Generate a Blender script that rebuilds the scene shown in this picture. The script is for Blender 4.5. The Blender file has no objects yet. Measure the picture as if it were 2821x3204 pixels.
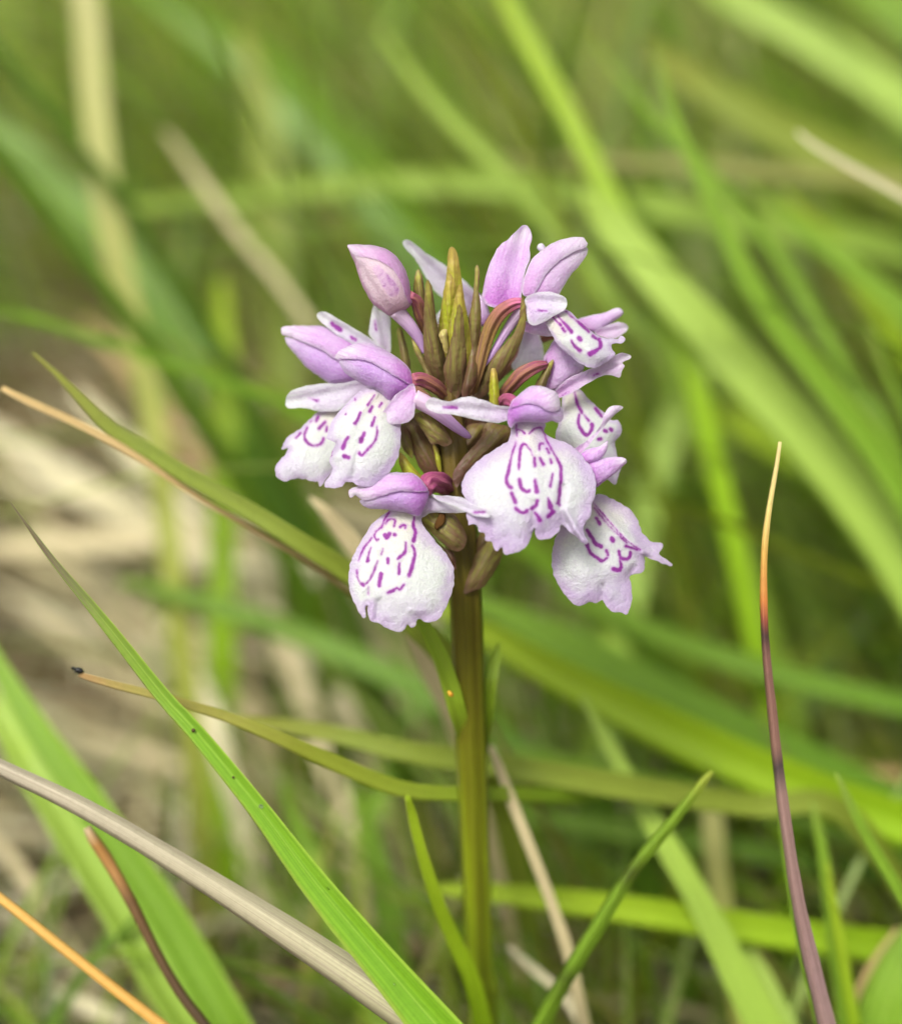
import bpy, math, random
import numpy as np
from mathutils import Vector, Matrix, noise
from mathutils.geometry import delaunay_2d_cdt
random.seed(7)
RNG = np.random.default_rng(11)
SC = bpy.context.scene
COL = SC.collection

# ---------------------------------------------------------------- camera
PW, PH = 2821.0, 3204.0
FOCUS = 0.12                       # metres from the lens to the flower spike
PITCH = math.radians(22.0)
VFOV = math.radians(38.9)
CENTRE = Vector((0, 0, 0.09))      # point of the spike in the middle of the picture
FPX = PH / 2 / math.tan(VFOV / 2)
cd = bpy.data.cameras.new('camera')
cam = bpy.data.objects.new('camera', cd); COL.objects.link(cam)
VIEW = Vector((0, math.cos(PITCH), -math.sin(PITCH)))
UPV = Vector((0, math.sin(PITCH), math.cos(PITCH)))
RIGHT = Vector((1, 0, 0))
CAMP = CENTRE - VIEW * FOCUS
cam.matrix_world = Matrix(((RIGHT.x, UPV.x, -VIEW.x, CAMP.x), (RIGHT.y, UPV.y, -VIEW.y, CAMP.y), (RIGHT.z, UPV.z, -VIEW.z, CAMP.z), (0, 0, 0, 1)))
cd.sensor_fit = 'VERTICAL'; cd.sensor_height = 24.0
cd.lens = 12.0 / math.tan(VFOV / 2)
cd.clip_start = 0.005; cd.clip_end = 100
cd.dof.use_dof = True; cd.dof.focus_distance = FOCUS
cd.dof.aperture_fstop = (cd.lens / 1000.0) / 0.0058    # a 5.8 mm wide aperture
cd.dof.aperture_blades = 0
SC.camera = cam

# ---------------------------------------------------------------- sky, sun, exposure (bright overcast)
SUN_EL, SUN_AZ = math.radians(53), math.radians(-30)
w = bpy.data.worlds.new('World'); SC.world = w; w.use_nodes = True
nt = w.node_tree; bg = nt.nodes['Background']
sky = nt.nodes.new('ShaderNodeTexSky'); sky.sky_type = 'NISHITA'; sky.sun_disc = False
sky.sun_elevation = SUN_EL; sky.sun_rotation = math.radians(180) - SUN_AZ
sky.air_density = 1.0; sky.dust_density = 6.0; sky.ozone_density = 1.0
hs = nt.nodes.new('ShaderNodeHueSaturation'); hs.inputs['Saturation'].default_value = 0.15
nt.links.new(sky.outputs[0], hs.inputs['Color']); nt.links.new(hs.outputs[0], bg.inputs['Color'])
bg.inputs['Strength'].default_value = 0.08
sd = bpy.data.lights.new('sun', 'SUN'); sd.energy = 1.5; sd.angle = math.radians(18); sd.color = (1.0, 0.96, 0.87)
sun = bpy.data.objects.new('sun', sd); COL.objects.link(sun)
# direction TO the sun: in front of the flower (camera side), a little left, high
ts = Vector((math.sin(SUN_AZ) * math.cos(SUN_EL), -math.cos(SUN_AZ) * math.cos(SUN_EL), math.sin(SUN_EL)))
sun.rotation_euler = ts.to_track_quat('Z', 'Y').to_euler()
SC.view_settings.view_transform = 'Standard'; SC.view_settings.look = 'None'
SC.view_settings.gamma = 1.0; SC.view_settings.use_curve_mapping = False
SC.view_settings.exposure = 1.1
SC.render.engine = 'CYCLES'
SC.cycles.use_denoising = True
SC.cycles.max_bounces = 6; SC.cycles.transmission_bounces = 4; SC.cycles.diffuse_bounces = 4; SC.cycles.glossy_bounces = 2
SC.cycles.use_adaptive_sampling = True; SC.cycles.adaptive_threshold = 0.035
SC.cycles.sample_clamp_indirect = 8

# ---------------------------------------------------------------- helpers
def lin(c):
    return tuple((x / 255 / 12.92) if x / 255 <= 0.04045 else ((x / 255 + 0.055) / 1.055) ** 2.4 for x in c)
def P(px, py, d):
    """photo pixel (2821 x 3204) at d metres behind the focus plane -> world point"""
    z = FOCUS + d
    return CAMP + VIEW * z + RIGHT * ((px - PW / 2) / FPX * z) + UPV * (-(py - PH / 2) / FPX * z)
def project(p):
    q = p - CAMP; z = q.dot(VIEW)
    return PW / 2 + q.dot(RIGHT) / z * FPX, PH / 2 - q.dot(UPV) / z * FPX, z - FOCUS
def terrain(x, y):
    h = 0.006 * noise.noise(Vector((x * 9, y * 9, 3.1))) + 0.003 * noise.noise(Vector((x * 40, y * 40, 1.1)))
    t = max(0.0, y - 0.16)
    return h + 0.34 * t * t / (t + 0.18) - 0.004
CROPS = {1: (820, 660, 2.2714), 2: (1400, 660, 2.2707), 3: (1000, 1400, 2.5714), 4: (1400, 1400, 2.4),
         5: (1200, 720, 3.244), 7: (1250, 1300, 3.4075), 8: (1250, 1800, 2.92), 9: (0, 0, 1800 / 2821.0), 0: (0, 0, 1.0)}
def src(crop, pts):
    x0, y0, s = CROPS[crop]
    return [(x0 + p[0] / s, y0 + p[1] / s) + tuple(p[2:]) for p in pts]

def place(o, origin, parent):
    COL.objects.link(o)
    if parent is not None:
        o.parent = parent
        o.location = origin - WORLD[parent.name]
    else:
        o.location = origin
    WORLD[o.name] = origin.copy()
WORLD = {}
def empty(name, loc, parent=None):
    o = bpy.data.objects.new(name, None); o.empty_display_size = 0.005
    place(o, Vector(loc), parent); return o
def mesh_obj(name, verts, faces, mat, parent=None, origin=None, attrs=None, uvs=None, smooth=True):
    V = np.array([tuple(v) for v in verts], dtype=np.float64) if not isinstance(verts, np.ndarray) else verts
    if origin is None: origin = Vector(V.mean(axis=0))
    V = V - np.array(origin)
    me = bpy.data.meshes.new(name)
    me.from_pydata(V.tolist(), [], faces)
    if smooth: me.polygons.foreach_set('use_smooth', [True] * len(me.polygons))
    for k, a in (attrs or {}).items():
        at = me.attributes.new(k, 'FLOAT', 'POINT'); at.data.foreach_set('value', np.asarray(a, dtype=np.float32))
    if uvs is not None:
        uv = me.uv_layers.new(name='UVMap')
        li = np.empty(len(me.loops), dtype=np.int32); me.loops.foreach_get('vertex_index', li)
        uv.data.foreach_set('uv', np.asarray(uvs, dtype=np.float32)[li].ravel())
    me.materials.append(mat); me.update()
    o = bpy.data.objects.new(name, me)
    place(o, Vector(origin), parent); return o
def tag(o, label, cat, group=None, kind=None):
    o['label'] = label; o['category'] = cat
    if group: o['group'] = group
    if kind: o['kind'] = kind
    return o

# ---------------------------------------------------------------- node helpers
class NB:
    def __init__(s, name):
        s.m = bpy.data.materials.new(name); s.m.use_nodes = True
        s.t = s.m.node_tree; s.t.nodes.clear()
        s.out = s.t.nodes.new('ShaderNodeOutputMaterial')
    def n(s, typ, **kw):
        nd = s.t.nodes.new(typ)
        for k, v in kw.items(): setattr(nd, k, v)
        return nd
    def put(s, sock, v):
        if isinstance(v, bpy.types.NodeSocket): s.t.links.new(v, sock)
        elif v is not None: sock.default_value = v
    def attr(s, name):
        return s.n('ShaderNodeAttribute', attribute_name=name).outputs['Fac']
    def uv(s):
        sep = s.n('ShaderNodeSeparateXYZ'); s.t.links.new(s.n('ShaderNodeTexCoord').outputs['UV'], sep.inputs[0]); return sep
    def pos(s):
        return s.n('ShaderNodeTexCoord').outputs['Object']
    def mp(s, v, a, b, c=0.0, d=1.0, smooth=False):
        nd = s.n('ShaderNodeMapRange'); nd.clamp = True
        if smooth: nd.interpolation_type = 'SMOOTHSTEP'
        s.put(nd.inputs[0], v)
        for i, x in enumerate((a, b, c, d)): nd.inputs[i + 1].default_value = x
        return nd.outputs[0]
    def math(s, op, a, b=0.0):
        nd = s.n('ShaderNodeMath', operation=op); s.put(nd.inputs[0], a); s.put(nd.inputs[1], b); return nd.outputs[0]
    def mix(s, f, a, b, mode='MIX'):
        nd = s.n('ShaderNodeMix', data_type='RGBA', blend_type=mode)
        s.put(nd.inputs[0], f)
        for i, c in ((6, a), (7, b)):
            if isinstance(c, tuple): c = c + (1.0,)
            s.put(nd.inputs[i], c)
        return nd.outputs[2]
    def noise(s, vec, scale, detail=3.0, rough=0.55):
        nd = s.n('ShaderNodeTexNoise'); s.put(nd.inputs['Vector'], vec)
        nd.inputs['Scale'].default_value = scale; nd.inputs['Detail'].default_value = detail; nd.inputs['Roughness'].default_value = rough
        return nd.outputs['Fac']
    def bump(s, h, strength, dist):
        nd = s.n('ShaderNodeBump'); s.put(nd.inputs['Height'], h)
        nd.inputs['Strength'].default_value = strength; nd.inputs['Distance'].default_value = dist
        return nd.outputs[0]
    def finish(s, col, rough=0.5, trans=0.3, spec=0.3, normal=None, tcol=None, sheen=0.0, coat=0.0, sss=0.0):
        p = s.n('ShaderNodeBsdfPrincipled'); s.put(p.inputs['Base Color'], col)
        s.put(p.inputs['Roughness'], rough); p.inputs['Specular IOR Level'].default_value = spec
        p.inputs['Sheen Weight'].default_value = sheen; p.inputs['Coat Weight'].default_value = coat
        if sss:
            p.inputs['Subsurface Weight'].default_value = sss; p.inputs['Subsurface Radius'].default_value = (1.0, 0.85, 1.0); p.inputs['Subsurface Scale'].default_value = 0.0007
        if normal is not None: s.put(p.inputs['Normal'], normal)
        if trans > 0:
            t = s.n('ShaderNodeBsdfTranslucent'); s.put(t.inputs[0], tcol if tcol is not None else col)
            m = s.n('ShaderNodeMixShader'); m.inputs[0].default_value = trans
            s.t.links.new(p.outputs[0], m.inputs[1]); s.t.links.new(t.outputs[0], m.inputs[2])
            s.t.links.new(m.outputs[0], s.out.inputs[0])
        else:
            s.t.links.new(p.outputs[0], s.out.inputs[0])
        return s.m

# ---------------------------------------------------------------- petal materials
def petal_mat(name, tip, mid, base, rimc, rim=0.4, trans=0.33, speck=0.5, vein=0.0):
    """attributes: t 0 tip .. 1 base, edge 0 rim .. 1 middle, mark = signed distance to pigment strokes"""
    b = NB(name); pos = b.pos()
    n1 = b.noise(pos, 420, 4, 0.6); n2 = b.noise(pos, 6000, 2, 0.6); n3 = b.noise(pos, 4200, 3, 0.6); n4 = b.noise(pos, 900, 3, 0.6)
    t = b.math('ADD', b.attr('t'), b.math('MULTIPLY', b.math('SUBTRACT', n1, 0.5), 0.45))
    c = b.mix(b.mp(t, 0.05, 0.42, smooth=True), lin(tip), lin(mid))
    c = b.mix(b.mp(t, 0.55, 1.0, smooth=True), c, lin(base))
    e = b.math('ADD', b.attr('edge'), b.math('MULTIPLY', b.math('SUBTRACT', n1, 0.5), 0.6))
    c = b.mix(b.math('MULTIPLY', b.mp(e, rim, 0.0, smooth=True), 0.8), c, lin(rimc))
    if vein:
        cx = b.n('ShaderNodeCombineXYZ'); b.put(cx.inputs[0], b.math('MULTIPLY', b.attr('vein'), 0.9)); b.put(cx.inputs[1], b.math('MULTIPLY', b.attr('t'), 2.0))
        vn = b.noise(cx.outputs[0], 1.0, 3)
        c = b.mix(b.math('MULTIPLY', b.mp(vn, 0.48, 0.68), vein), c, lin(base))
    c = b.mix(b.math('MULTIPLY', b.mp(n3, 0.44, 0.66), speck), c, b.mix(0.72, lin((168, 140, 196)), c))
    c = b.mix(b.math('MULTIPLY', b.mp(n2, 0.46, 0.7), speck * 0.6), c, b.mix(0.5, lin((250, 250, 250)), c))
    m = b.math('ADD', b.attr('mark'), b.math('MULTIPLY', b.math('SUBTRACT', n3, 0.5), 6.0))
    m = b.math('ADD', m, b.math('MULTIPLY', b.math('SUBTRACT', n4, 0.5), 11.0))
    c = b.mix(b.mp(m, 8.0, -1.0, 0.0, 0.45, True), c, lin((190, 110, 208)))
    c = b.mix(b.mp(m, 3.0, -2.6, 0.0, 0.93, True), c, lin((140, 8, 146)))
    nrm = b.bump(b.math('ADD', b.math('MULTIPLY', n2, 0.7), b.math('MULTIPLY', n3, 1.0)), 0.65, 0.0002)
    return b.finish(c, 0.4, trans, 0.4, nrm, sheen=0.1, sss=0.6)
M = {}
M['lip'] = petal_mat('lip_white', (216, 209, 226), (223, 226, 224), (224, 218, 208), (200, 172, 218), 0.3)
M['lip_lilac'] = petal_mat('lip_pale_lilac', (208, 197, 222), (219, 220, 223), (222, 216, 212), (196, 166, 214), 0.4)
M['hood'] = petal_mat('hood_lilac', (230, 214, 234), (216, 178, 227), (198, 116, 206), (220, 194, 230), 0.18, vein=0.5)
M['hood_deep'] = petal_mat('hood_violet', (218, 194, 233), (205, 166, 226), (194, 124, 210), (212, 186, 228), 0.16, vein=0.5)
M['sepal'] = petal_mat('sepal_white', (226, 222, 230), (218, 208, 228), (211, 186, 222), (228, 226, 232), 0.3, vein=0.45)
M['sepal_pink'] = petal_mat('sepal_pink', (224, 206, 230), (215, 186, 224), (208, 156, 212), (226, 208, 232), 0.2, vein=0.5)
M['bud'] = petal_mat('bud_pink', (228, 206, 230), (218, 168, 218), (208, 138, 202), (226, 196, 228), 0.18, 0.4, 0.25, vein=0.4)
M['bud_pale'] = petal_mat('bud_blush', (224, 206, 220), (226, 204, 214), (218, 186, 200), (222, 176, 210), 0.22, 0.4, 0.25, vein=0.3)

def bract_mat(name, tip, mid, base, rim, trans=0.22):
    b = NB(name); pos = b.pos()
    n1 = b.noise(pos, 500, 4); n3 = b.noise(pos, 2600, 3)
    mp = b.n('ShaderNodeCombineXYZ'); b.put(mp.inputs[0], b.math('MULTIPLY', b.attr('vein'), 1.0)); b.put(mp.inputs[1], b.math('MULTIPLY', b.attr('t'), 2.5))
    st = b.noise(mp.outputs[0], 1.0, 3)
    t = b.math('ADD', b.attr('t'), b.math('MULTIPLY', b.math('SUBTRACT', n1, 0.5), 0.4))
    c = b.mix(b.mp(t, 0.05, 0.4, smooth=True), lin(tip), lin(mid))
    c = b.mix(b.mp(t, 0.45, 0.95, smooth=True), c, lin(base))
    c = b.mix(b.math('MULTIPLY', b.mp(st, 0.45, 0.6), 0.6), c, lin(rim))
    c = b.mix(b.math('MULTIPLY', b.mp(st, 0.42, 0.3), 0.45), c, lin(tip))
    c = b.mix(b.math('MULTIPLY', b.mp(n3, 0.45, 0.7), 0.25), c, lin((128, 66, 66)))
    c = b.mix(b.math('MULTIPLY', b.mp(b.attr('edge'), 0.34, 0.0), 0.55), c, lin(rim))
    nrm = b.bump(b.math('ADD', b.math('MULTIPLY', st, 1.2), n3), 0.5, 0.0002)
    return b.finish(c, 0.45, trans, 0.4, nrm)
M['bract'] = bract_mat('bract_olive_brown', (170, 168, 70), (136, 130, 68), (118, 104, 64), (120, 84, 72), 0.3)
M['bract_green'] = bract_mat('bract_green', (198, 176, 80), (176, 186, 40), (156, 154, 50), (150, 128, 60), 0.35)
M['bract_dark'] = bract_mat('bract_dark', (118, 108, 44), (96, 84, 42), (86, 62, 44), (104, 68, 60), 0.22)
M['bract_pale'] = bract_mat('bract_pale', (204, 200, 116), (184, 174, 100), (160, 148, 70), (170, 140, 104), 0.3)

def tube_mat(name, stops, rough=0.45, streak=(0, 0, 0), amt=0.0, trans=0.0, stripes=6.0):
    b = NB(name); uv = b.uv(); pos = b.pos()
    n1 = b.noise(pos, 500, 4); n2 = b.noise(pos, 3000, 3)
    v = b.math('ADD', uv.outputs[1], b.math('MULTIPLY', b.math('SUBTRACT', n1, 0.5), 0.10))
    r = b.n('ShaderNodeValToRGB'); b.put(r.inputs[0], v)
    while len(r.color_ramp.elements) < len(stops): r.color_ramp.elements.new(0.5)
    for e, (p, c) in zip(r.color_ramp.elements, stops): e.position = p; e.color = lin(c) + (1,)
    c = r.outputs[0]
    cx = b.n('ShaderNodeCombineXYZ'); b.put(cx.inputs[0], b.math('MULTIPLY', uv.outputs[0], stripes * 3)); b.put(cx.inputs[1], b.math('MULTIPLY', uv.outputs[1], 3.0))
    st = b.noise(cx.outputs[0], 1.0, 3)
    if amt: c = b.mix(b.math('MULTIPLY', b.mp(st, 0.42, 0.62), amt), c, lin(streak))
    nrm = b.bump(b.math('ADD', st, b.math('MULTIPLY', n2, 0.7)), 0.4, 0.0002)
    return b.finish(c, rough, trans, 0.4, nrm)
M['ovary'] = tube_mat('ovary_maroon', [(0, (152, 70, 108)), (0.3, (124, 68, 76)), (1, (112, 80, 60))], 0.6, (156, 118, 64), 0.6)
M['ovary_dark'] = tube_mat('ovary_plum', [(0, (144, 60, 104)), (1, (112, 56, 74))], 0.6, (160, 100, 110), 0.6)
M['ovary_brown'] = tube_mat('ovary_brown', [(0, (204, 108, 156)), (0.12, (150, 84, 84)), (0.35, (138, 108, 56)), (1, (120, 96, 56))], 0.6, (108, 66, 62), 0.65)
M['spur'] = tube_mat('spur_mauve', [(0, (186, 146, 206)), (0.5, (206, 168, 214)), (1, (228, 204, 224))], 0.45, (218, 190, 222), 0.4, 0.3)
M['stem'] = tube_mat('orchid_stem', [(0, (96, 76, 38)), (0.18, (96, 88, 24)), (0.3, (104, 106, 20)), (0.45, (124, 138, 22)), (0.62, (142, 170, 30)), (1, (156, 186, 60))], 0.4, (66, 54, 12), 0.6, 0.0, 3.0)

# ---------------------------------------------------------------- petals: closed shells grown from an outline
def closed_curve(pts, step):
    P_ = np.array(pts, float); n = len(P_); out = []
    for i in range(n):
        p0, p1, p2, p3 = P_[i - 1], P_[i], P_[(i + 1) % n], P_[(i + 2) % n]
        L = np.linalg.norm(p2 - p1); k = max(1, int(round(L / step)))
        for j in range(k):
            t = j / k
            out.append(0.5 * ((2 * p1) + (-p0 + p2) * t * 1.0 + (2 * p0 - 5 * p1 + 4 * p2 - p3) * t * t + (-p0 + 3 * p1 - 3 * p2 + p3) * t ** 3))
    return np.array(out)
def open_curve(P_):
    if len(P_) < 3: return P_
    E_ = np.vstack([2 * P_[0] - P_[1], P_, 2 * P_[-1] - P_[-2]]); out = []
    for i in range(len(P_) - 1):
        p0, p1, p2, p3 = E_[i:i + 4]
        for t in (0, 0.25, 0.5, 0.75):
            out.append(0.5 * ((2 * p1) + (-p0 + p2) * t + (2 * p0 - 5 * p1 + 4 * p2 - p3) * t * t + (-p0 + 3 * p1 - 3 * p2 + p3) * t ** 3))
    return np.array(out + [P_[-1]])
def inside(poly, q):
    x, y = q[:, 0], q[:, 1]; r = np.zeros(len(q), bool)
    a = poly; b = np.roll(poly, -1, axis=0)
    for (x1, y1), (x2, y2) in zip(a, b):
        if y1 == y2: continue
        c = ((y1 > y) != (y2 > y)) & (x < (x2 - x1) * (y - y1) / (y2 - y1) + x1)
        r ^= c
    return r
def seg_dist(q, a, b):
    d = b - a; L = float(d @ d)
    t = np.clip(((q - a) @ d) / L, 0, 1) if L > 0 else np.zeros(len(q))
    return np.linalg.norm(q - (a + t[:, None] * d), axis=1), t
def dome(poly, q, others=()):
    """Poisson height of the outline sampled at q: 0 on the rim, 1 in the middle"""
    allp_ = np.vstack([poly] + list(others)); lo = allp_.min(0); hi = allp_.max(0); N = 46
    h = max(hi - lo) / N
    nx = int((hi[0] - lo[0]) / h) + 5; ny = int((hi[1] - lo[1]) / h) + 5
    ox, oy = lo - 2 * h
    gx, gy = np.meshgrid(ox + np.arange(nx) * h, oy + np.arange(ny) * h)
    m = inside(poly, np.c_[gx.ravel(), gy.ravel()])
    for o_ in others: m |= inside(o_, np.c_[gx.ravel(), gy.ravel()])
    m = m.reshape(ny, nx)
    u = np.zeros((ny, nx))
    for _ in range(420):
        u[1:-1, 1:-1] = 0.25 * (u[:-2, 1:-1] + u[2:, 1:-1] + u[1:-1, :-2] + u[1:-1, 2:] + 1.0) * m[1:-1, 1:-1]
    u /= max(u.max(), 1e-9)
    fx = (q[:, 0] - ox) / h; fy = (q[:, 1] - oy) / h
    i = np.clip(fx.astype(int), 0, nx - 2); j = np.clip(fy.astype(int), 0, ny - 2); fx -= i; fy -= j
    return (u[j, i] * (1 - fx) * (1 - fy) + u[j, i + 1] * fx * (1 - fy) + u[j + 1, i] * (1 - fx) * fy + u[j + 1, i + 1] * fx * fy)

def petal(name, crop, pts, mat, parent, d, tip, base, bulge=0.8, back=None, thick=0.2, tilt=(0, 0), roll=0.0,
          marks=(), folds=(), ripple=0.12, res=7.0, dtip=None, ref=None, soft=-6.0):
    """d: depth (mm behind focus) at the outline's middle; dtip/d blend from base to tip; bulge towards the viewer (mm)"""
    poly = closed_curve([p[:2] for p in src(crop, pts)], res)
    amp = 3.6 if name == 'lip' else 2.0
    poly = poly + np.array([[amp * noise.noise(Vector((q_[0] / 16, q_[1] / 16, 2.2))), amp * noise.noise(Vector((q_[0] / 16, q_[1] / 16, 7.7)))] for q_ in poly])
    tip = np.array(src(crop, [tip])[0]); base = np.array(src(crop, [base])[0])
    lo = poly.min(0); hi = poly.max(0)
    xs = np.arange(lo[0], hi[0], res); rows = []
    for k, y in enumerate(np.arange(lo[1], hi[1], res * 0.866)):
        rows.append(np.c_[xs + (res / 2 if k % 2 else 0), np.full(len(xs), y)])
    g = np.vstack(rows); g = g[inside(poly, g)]
    e = np.full(len(g), 1e9); nb = len(poly)
    for i in range(nb): e = np.minimum(e, seg_dist(g, poly[i], poly[(i + 1) % nb])[0])
    g = g[e > res * 0.55]; e = e[e > res * 0.55]
    allp = np.vstack([poly, g])
    r = delaunay_2d_cdt([Vector(p) for p in allp], [(i, (i + 1) % nb) for i in range(nb)], [], 1, 1e-4)
    V2 = np.array([tuple(v) for v in r[0]]); F = [tuple(f) for f in r[2]]
    cen = np.array([V2[list(f)].mean(0) for f in F]); ok = inside(poly, cen)
    F = [f for f, k in zip(F, ok) if k]
    n = len(V2)
    # rim edges from face topology
    ec = {}
    for f in F:
        for a, b in zip(f, f[1:] + f[:1]):
            ec[(a, b)] = 1
    rim = [(a, b) for (a, b) in ec if (b, a) not in ec]
    rimset = {a for a, b in rim}
    E = np.full(n, 1e9)
    for i in range(nb): E = np.minimum(E, seg_dist(V2, poly[i], poly[(i + 1) % nb])[0])
    R = max(E.max(), 1.0)
    H = dome(poly, V2); 
    isrim = np.array([i in rimset for i in range(n)]); H[isrim] = 0; E[isrim] = 0
    ax = base - tip; L = np.linalg.norm(ax); axn = ax / L; pn = np.array((-axn[1], axn[0]))
    T = ((V2 - tip) @ axn) / L; S = ((V2 - tip) @ pn)
    sw = max(np.abs(S).max(), 1)
    mid = V2.mean(0)
    D = d + (V2 - mid) @ np.array(tilt) / 100.0
    if dtip is not None: D = dtip + (d - dtip) * np.clip(T, 0, 1)
    D = D + roll * (S / sw)
    infl = back is not None
    if name in ('lateral_sepal', 'dorsal_sepal'):
        bulge *= 0.25; thick *= 0.8
        D = D + 0.3 * np.exp(-(S / (0.35 * R)) ** 2)
    prof = np.clip(H, 0, 1) ** 0.6 if infl else 0.45 * H + 0.55 * H * H * (3 - 2 * H)
    front = D - bulge * (0.62 if infl else 0.55) * prof
    if ref is not None:
        hp = [closed_curve([p_[:2] for p_ in src(c_, o_)], res) for c_, o_ in ref[1]]
        front = front - ref[0] * np.clip(dome(poly, V2, hp), 0, 1) ** 0.7
    nz = np.array([noise.noise(Vector((p[0] / 55, p[1] / 55, d * 1.7 + 5))) for p in V2])
    nz2 = np.array([noise.noise(Vector((p[0] / 20, p[1] / 20, d * 2.3 + 9))) for p in V2])
    wav = ripple * (nz * (1.2 - 0.5 * H) + 0.35 * nz2)
    front = front + wav
    for (cr, line, wd, am) in folds:
        ln = np.array(src(cr, line)); dd = np.full(n, 1e9)
        for a, b in zip(ln, ln[1:]): dd = np.minimum(dd, seg_dist(V2, a, b)[0])
        front = front + am * np.exp(-(dd / wd) ** 2) * np.clip(E / 12, 0, 1)
    if infl: bk = D + back * prof + wav
    else: bk = front + thick * np.clip(0.3 + E / 22, 0, 1)
    mk = np.full(n, 14.0)
    for m in marks:
        cr, line = m[0], m[1]; wds = m[2] if len(m) > 2 else (3.6, 3.6)
        if not isinstance(wds, tuple): wds = (wds, wds)
        ln = open_curve(np.array(src(cr, line))); kk = len(ln) - 1
        for i, (a, b) in enumerate(zip(ln, ln[1:])):
            dd, tt = seg_dist(V2, a, b)
            hw = 0.78 * (wds[0] + (wds[1] - wds[0]) * (i + tt) / kk)
            mk = np.minimum(mk, dd - hw)
    mk = np.clip(mk, soft, 14)
    fv = [P(p[0], p[1], z / 1000) for p, z in zip(V2, front)]
    bv = [P(p[0], p[1], z / 1000) for p, z in zip(V2, bk)]
    idx = {}; verts = list(fv)
    rim_own = not infl
    for i in range(n):
        if isrim[i] and infl: idx[i] = i
        else: idx[i] = len(verts); verts.append(bv[i])
    # image y runs down, so CDT's counter-clockwise faces look away from the camera: flip the front
    faces = [tuple(reversed(f)) for f in F] + [tuple(idx[i] for i in f) for f in F]
    extra = []
    if rim_own:                     # the cut edge keeps its own vertices so that it stays crisp
        dup = {}
        for i in sorted(rimset):
            dup[i] = len(verts); verts.append(fv[i]); extra.append(i)
            verts.append(bv[i]); extra.append(i)
        for a, b in rim: faces.append((dup[a], dup[b], dup[b] + 1, dup[a] + 1))
    tot = len(verts); src_i = np.zeros(tot, int); src_i[:n] = np.arange(n)
    for i in range(n): src_i[idx[i]] = i
    if extra: src_i[tot - len(extra):] = extra
    A = {'t': T[src_i], 'edge': np.clip(E / R, 0, 1)[src_i], 'mark': mk[src_i], 'vein': (S / 9.0)[src_i]}
    A['mark'][n:] = np.maximum(A['mark'][n:], 4.0)
    org = P(base[0], base[1], float(D[np.argmin(np.linalg.norm(V2 - base, axis=1))]) / 1000)
    return mesh_obj(name, verts, faces, mat, parent, org, A)

def catmull(pts, n):
    pts = [Vector(p) for p in pts]; ext = [pts[0] * 2 - pts[1]] + pts + [pts[-1] * 2 - pts[-2]]
    seg = len(pts) - 1
    Ls = [max((pts[i + 1] - pts[i]).length, 1e-6) for i in range(seg)]; tot = sum(Ls)
    out = []; us = []
    for i in range(seg):
        k = max(2, int(round(n * Ls[i] / tot)))
        for j in range(k + (1 if i == seg - 1 else 0)):
            t = j / k; p0, p1, p2, p3 = ext[i:i + 4]
            out.append(0.5 * ((2 * p1) + (-p0 + p2) * t + (2 * p0 - 5 * p1 + 4 * p2 - p3) * t * t + (-p0 + 3 * p1 - 3 * p2 + p3) * t ** 3)); us.append(i + t)
    return out, us
def sweep(name, path, widths, mat, parent=None, section='round', fold=0.0, thick=0.12, twist=0.0, n=40, sides=14, ribs=0, ribamp=0.0, ribtwist=0.0, jitter=0.0, seed=0.0):
    """path: world points tip->root, widths: half widths (m) at those points"""
    pts, us = catmull(path, n)
    W = np.interp(us, range(len(widths)), widths)
    if jitter:
        W = W * np.array([1 + jitter * noise.noise(Vector((i * 0.35, seed, 0.7))) for i in range(len(W))])
    verts, uvs, faces = [], [], []
    cum = [0.0]
    for a, b in zip(pts, pts[1:]): cum.append(cum[-1] + (b - a).length)
    K = None
    for i, p in enumerate(pts):
        t = (pts[min(i + 1, len(pts) - 1)] - pts[max(i - 1, 0)]).normalized()
        view = (CAMP - p).normalized()
        nn = (view - t * view.dot(t)).normalized(); bb = t.cross(nn)
        v = cum[i] / cum[-1]
        tw = twist * (v if section == 'blade' else 0) + (seed % 1.0 - 0.5) * (0.5 if section == 'blade' else 0)
        n2 = nn * math.cos(tw) + bb * math.sin(tw); b2 = bb * math.cos(tw) - nn * math.sin(tw)
        if section == 'round':
            for k in range(sides + 1):
                a = 2 * math.pi * k / sides
                r = W[i] * (1 + ribamp * math.cos(ribs * a + ribtwist * v))
                verts.append(p + (b2 * math.sin(a) + n2 * math.cos(a)) * r); uvs.append((k / sides, v))
            K = sides + 1
        else:
            ss = (-1, -0.6, -0.22, 0, 0.22, 0.6, 1)
            ring = []
            for s in ss: ring.append((s, 1))
            for s in ss[-2:0:-1]: ring.append((s, -1))
            ring.append((-1, 1))
            th = max(W[i] * thick, 0.00004)
            for s, sgn in ring:
                off = sgn * th * (1 - s * s) * 0.5 + th * 0.25 * sgn
                verts.append(p + b2 * (s * W[i] * math.cos(fold)) + n2 * (abs(s) ** 1.3 * W[i] * math.sin(fold) + off)); uvs.append((0.5 + s / 2, v))
            K = len(ring)
    m = len(pts)
    for i in range(m - 1):
        for k in range(K - 1):
            a = i * K + k
            faces.append((a, a + 1, a + K + 1, a + K))
    for i, rev in ((0, False), (m - 1, True)):
        c = len(verts); verts.append(pts[i]); uvs.append((0.5, 0.0 if i == 0 else 1.0))
        for k in range(K - 1):
            a = i * K + k
            faces.append((c, a, a + 1) if rev else (c, a + 1, a))
    return mesh_obj(name, verts, faces, mat, parent, pts[-1], None, uvs)
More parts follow.
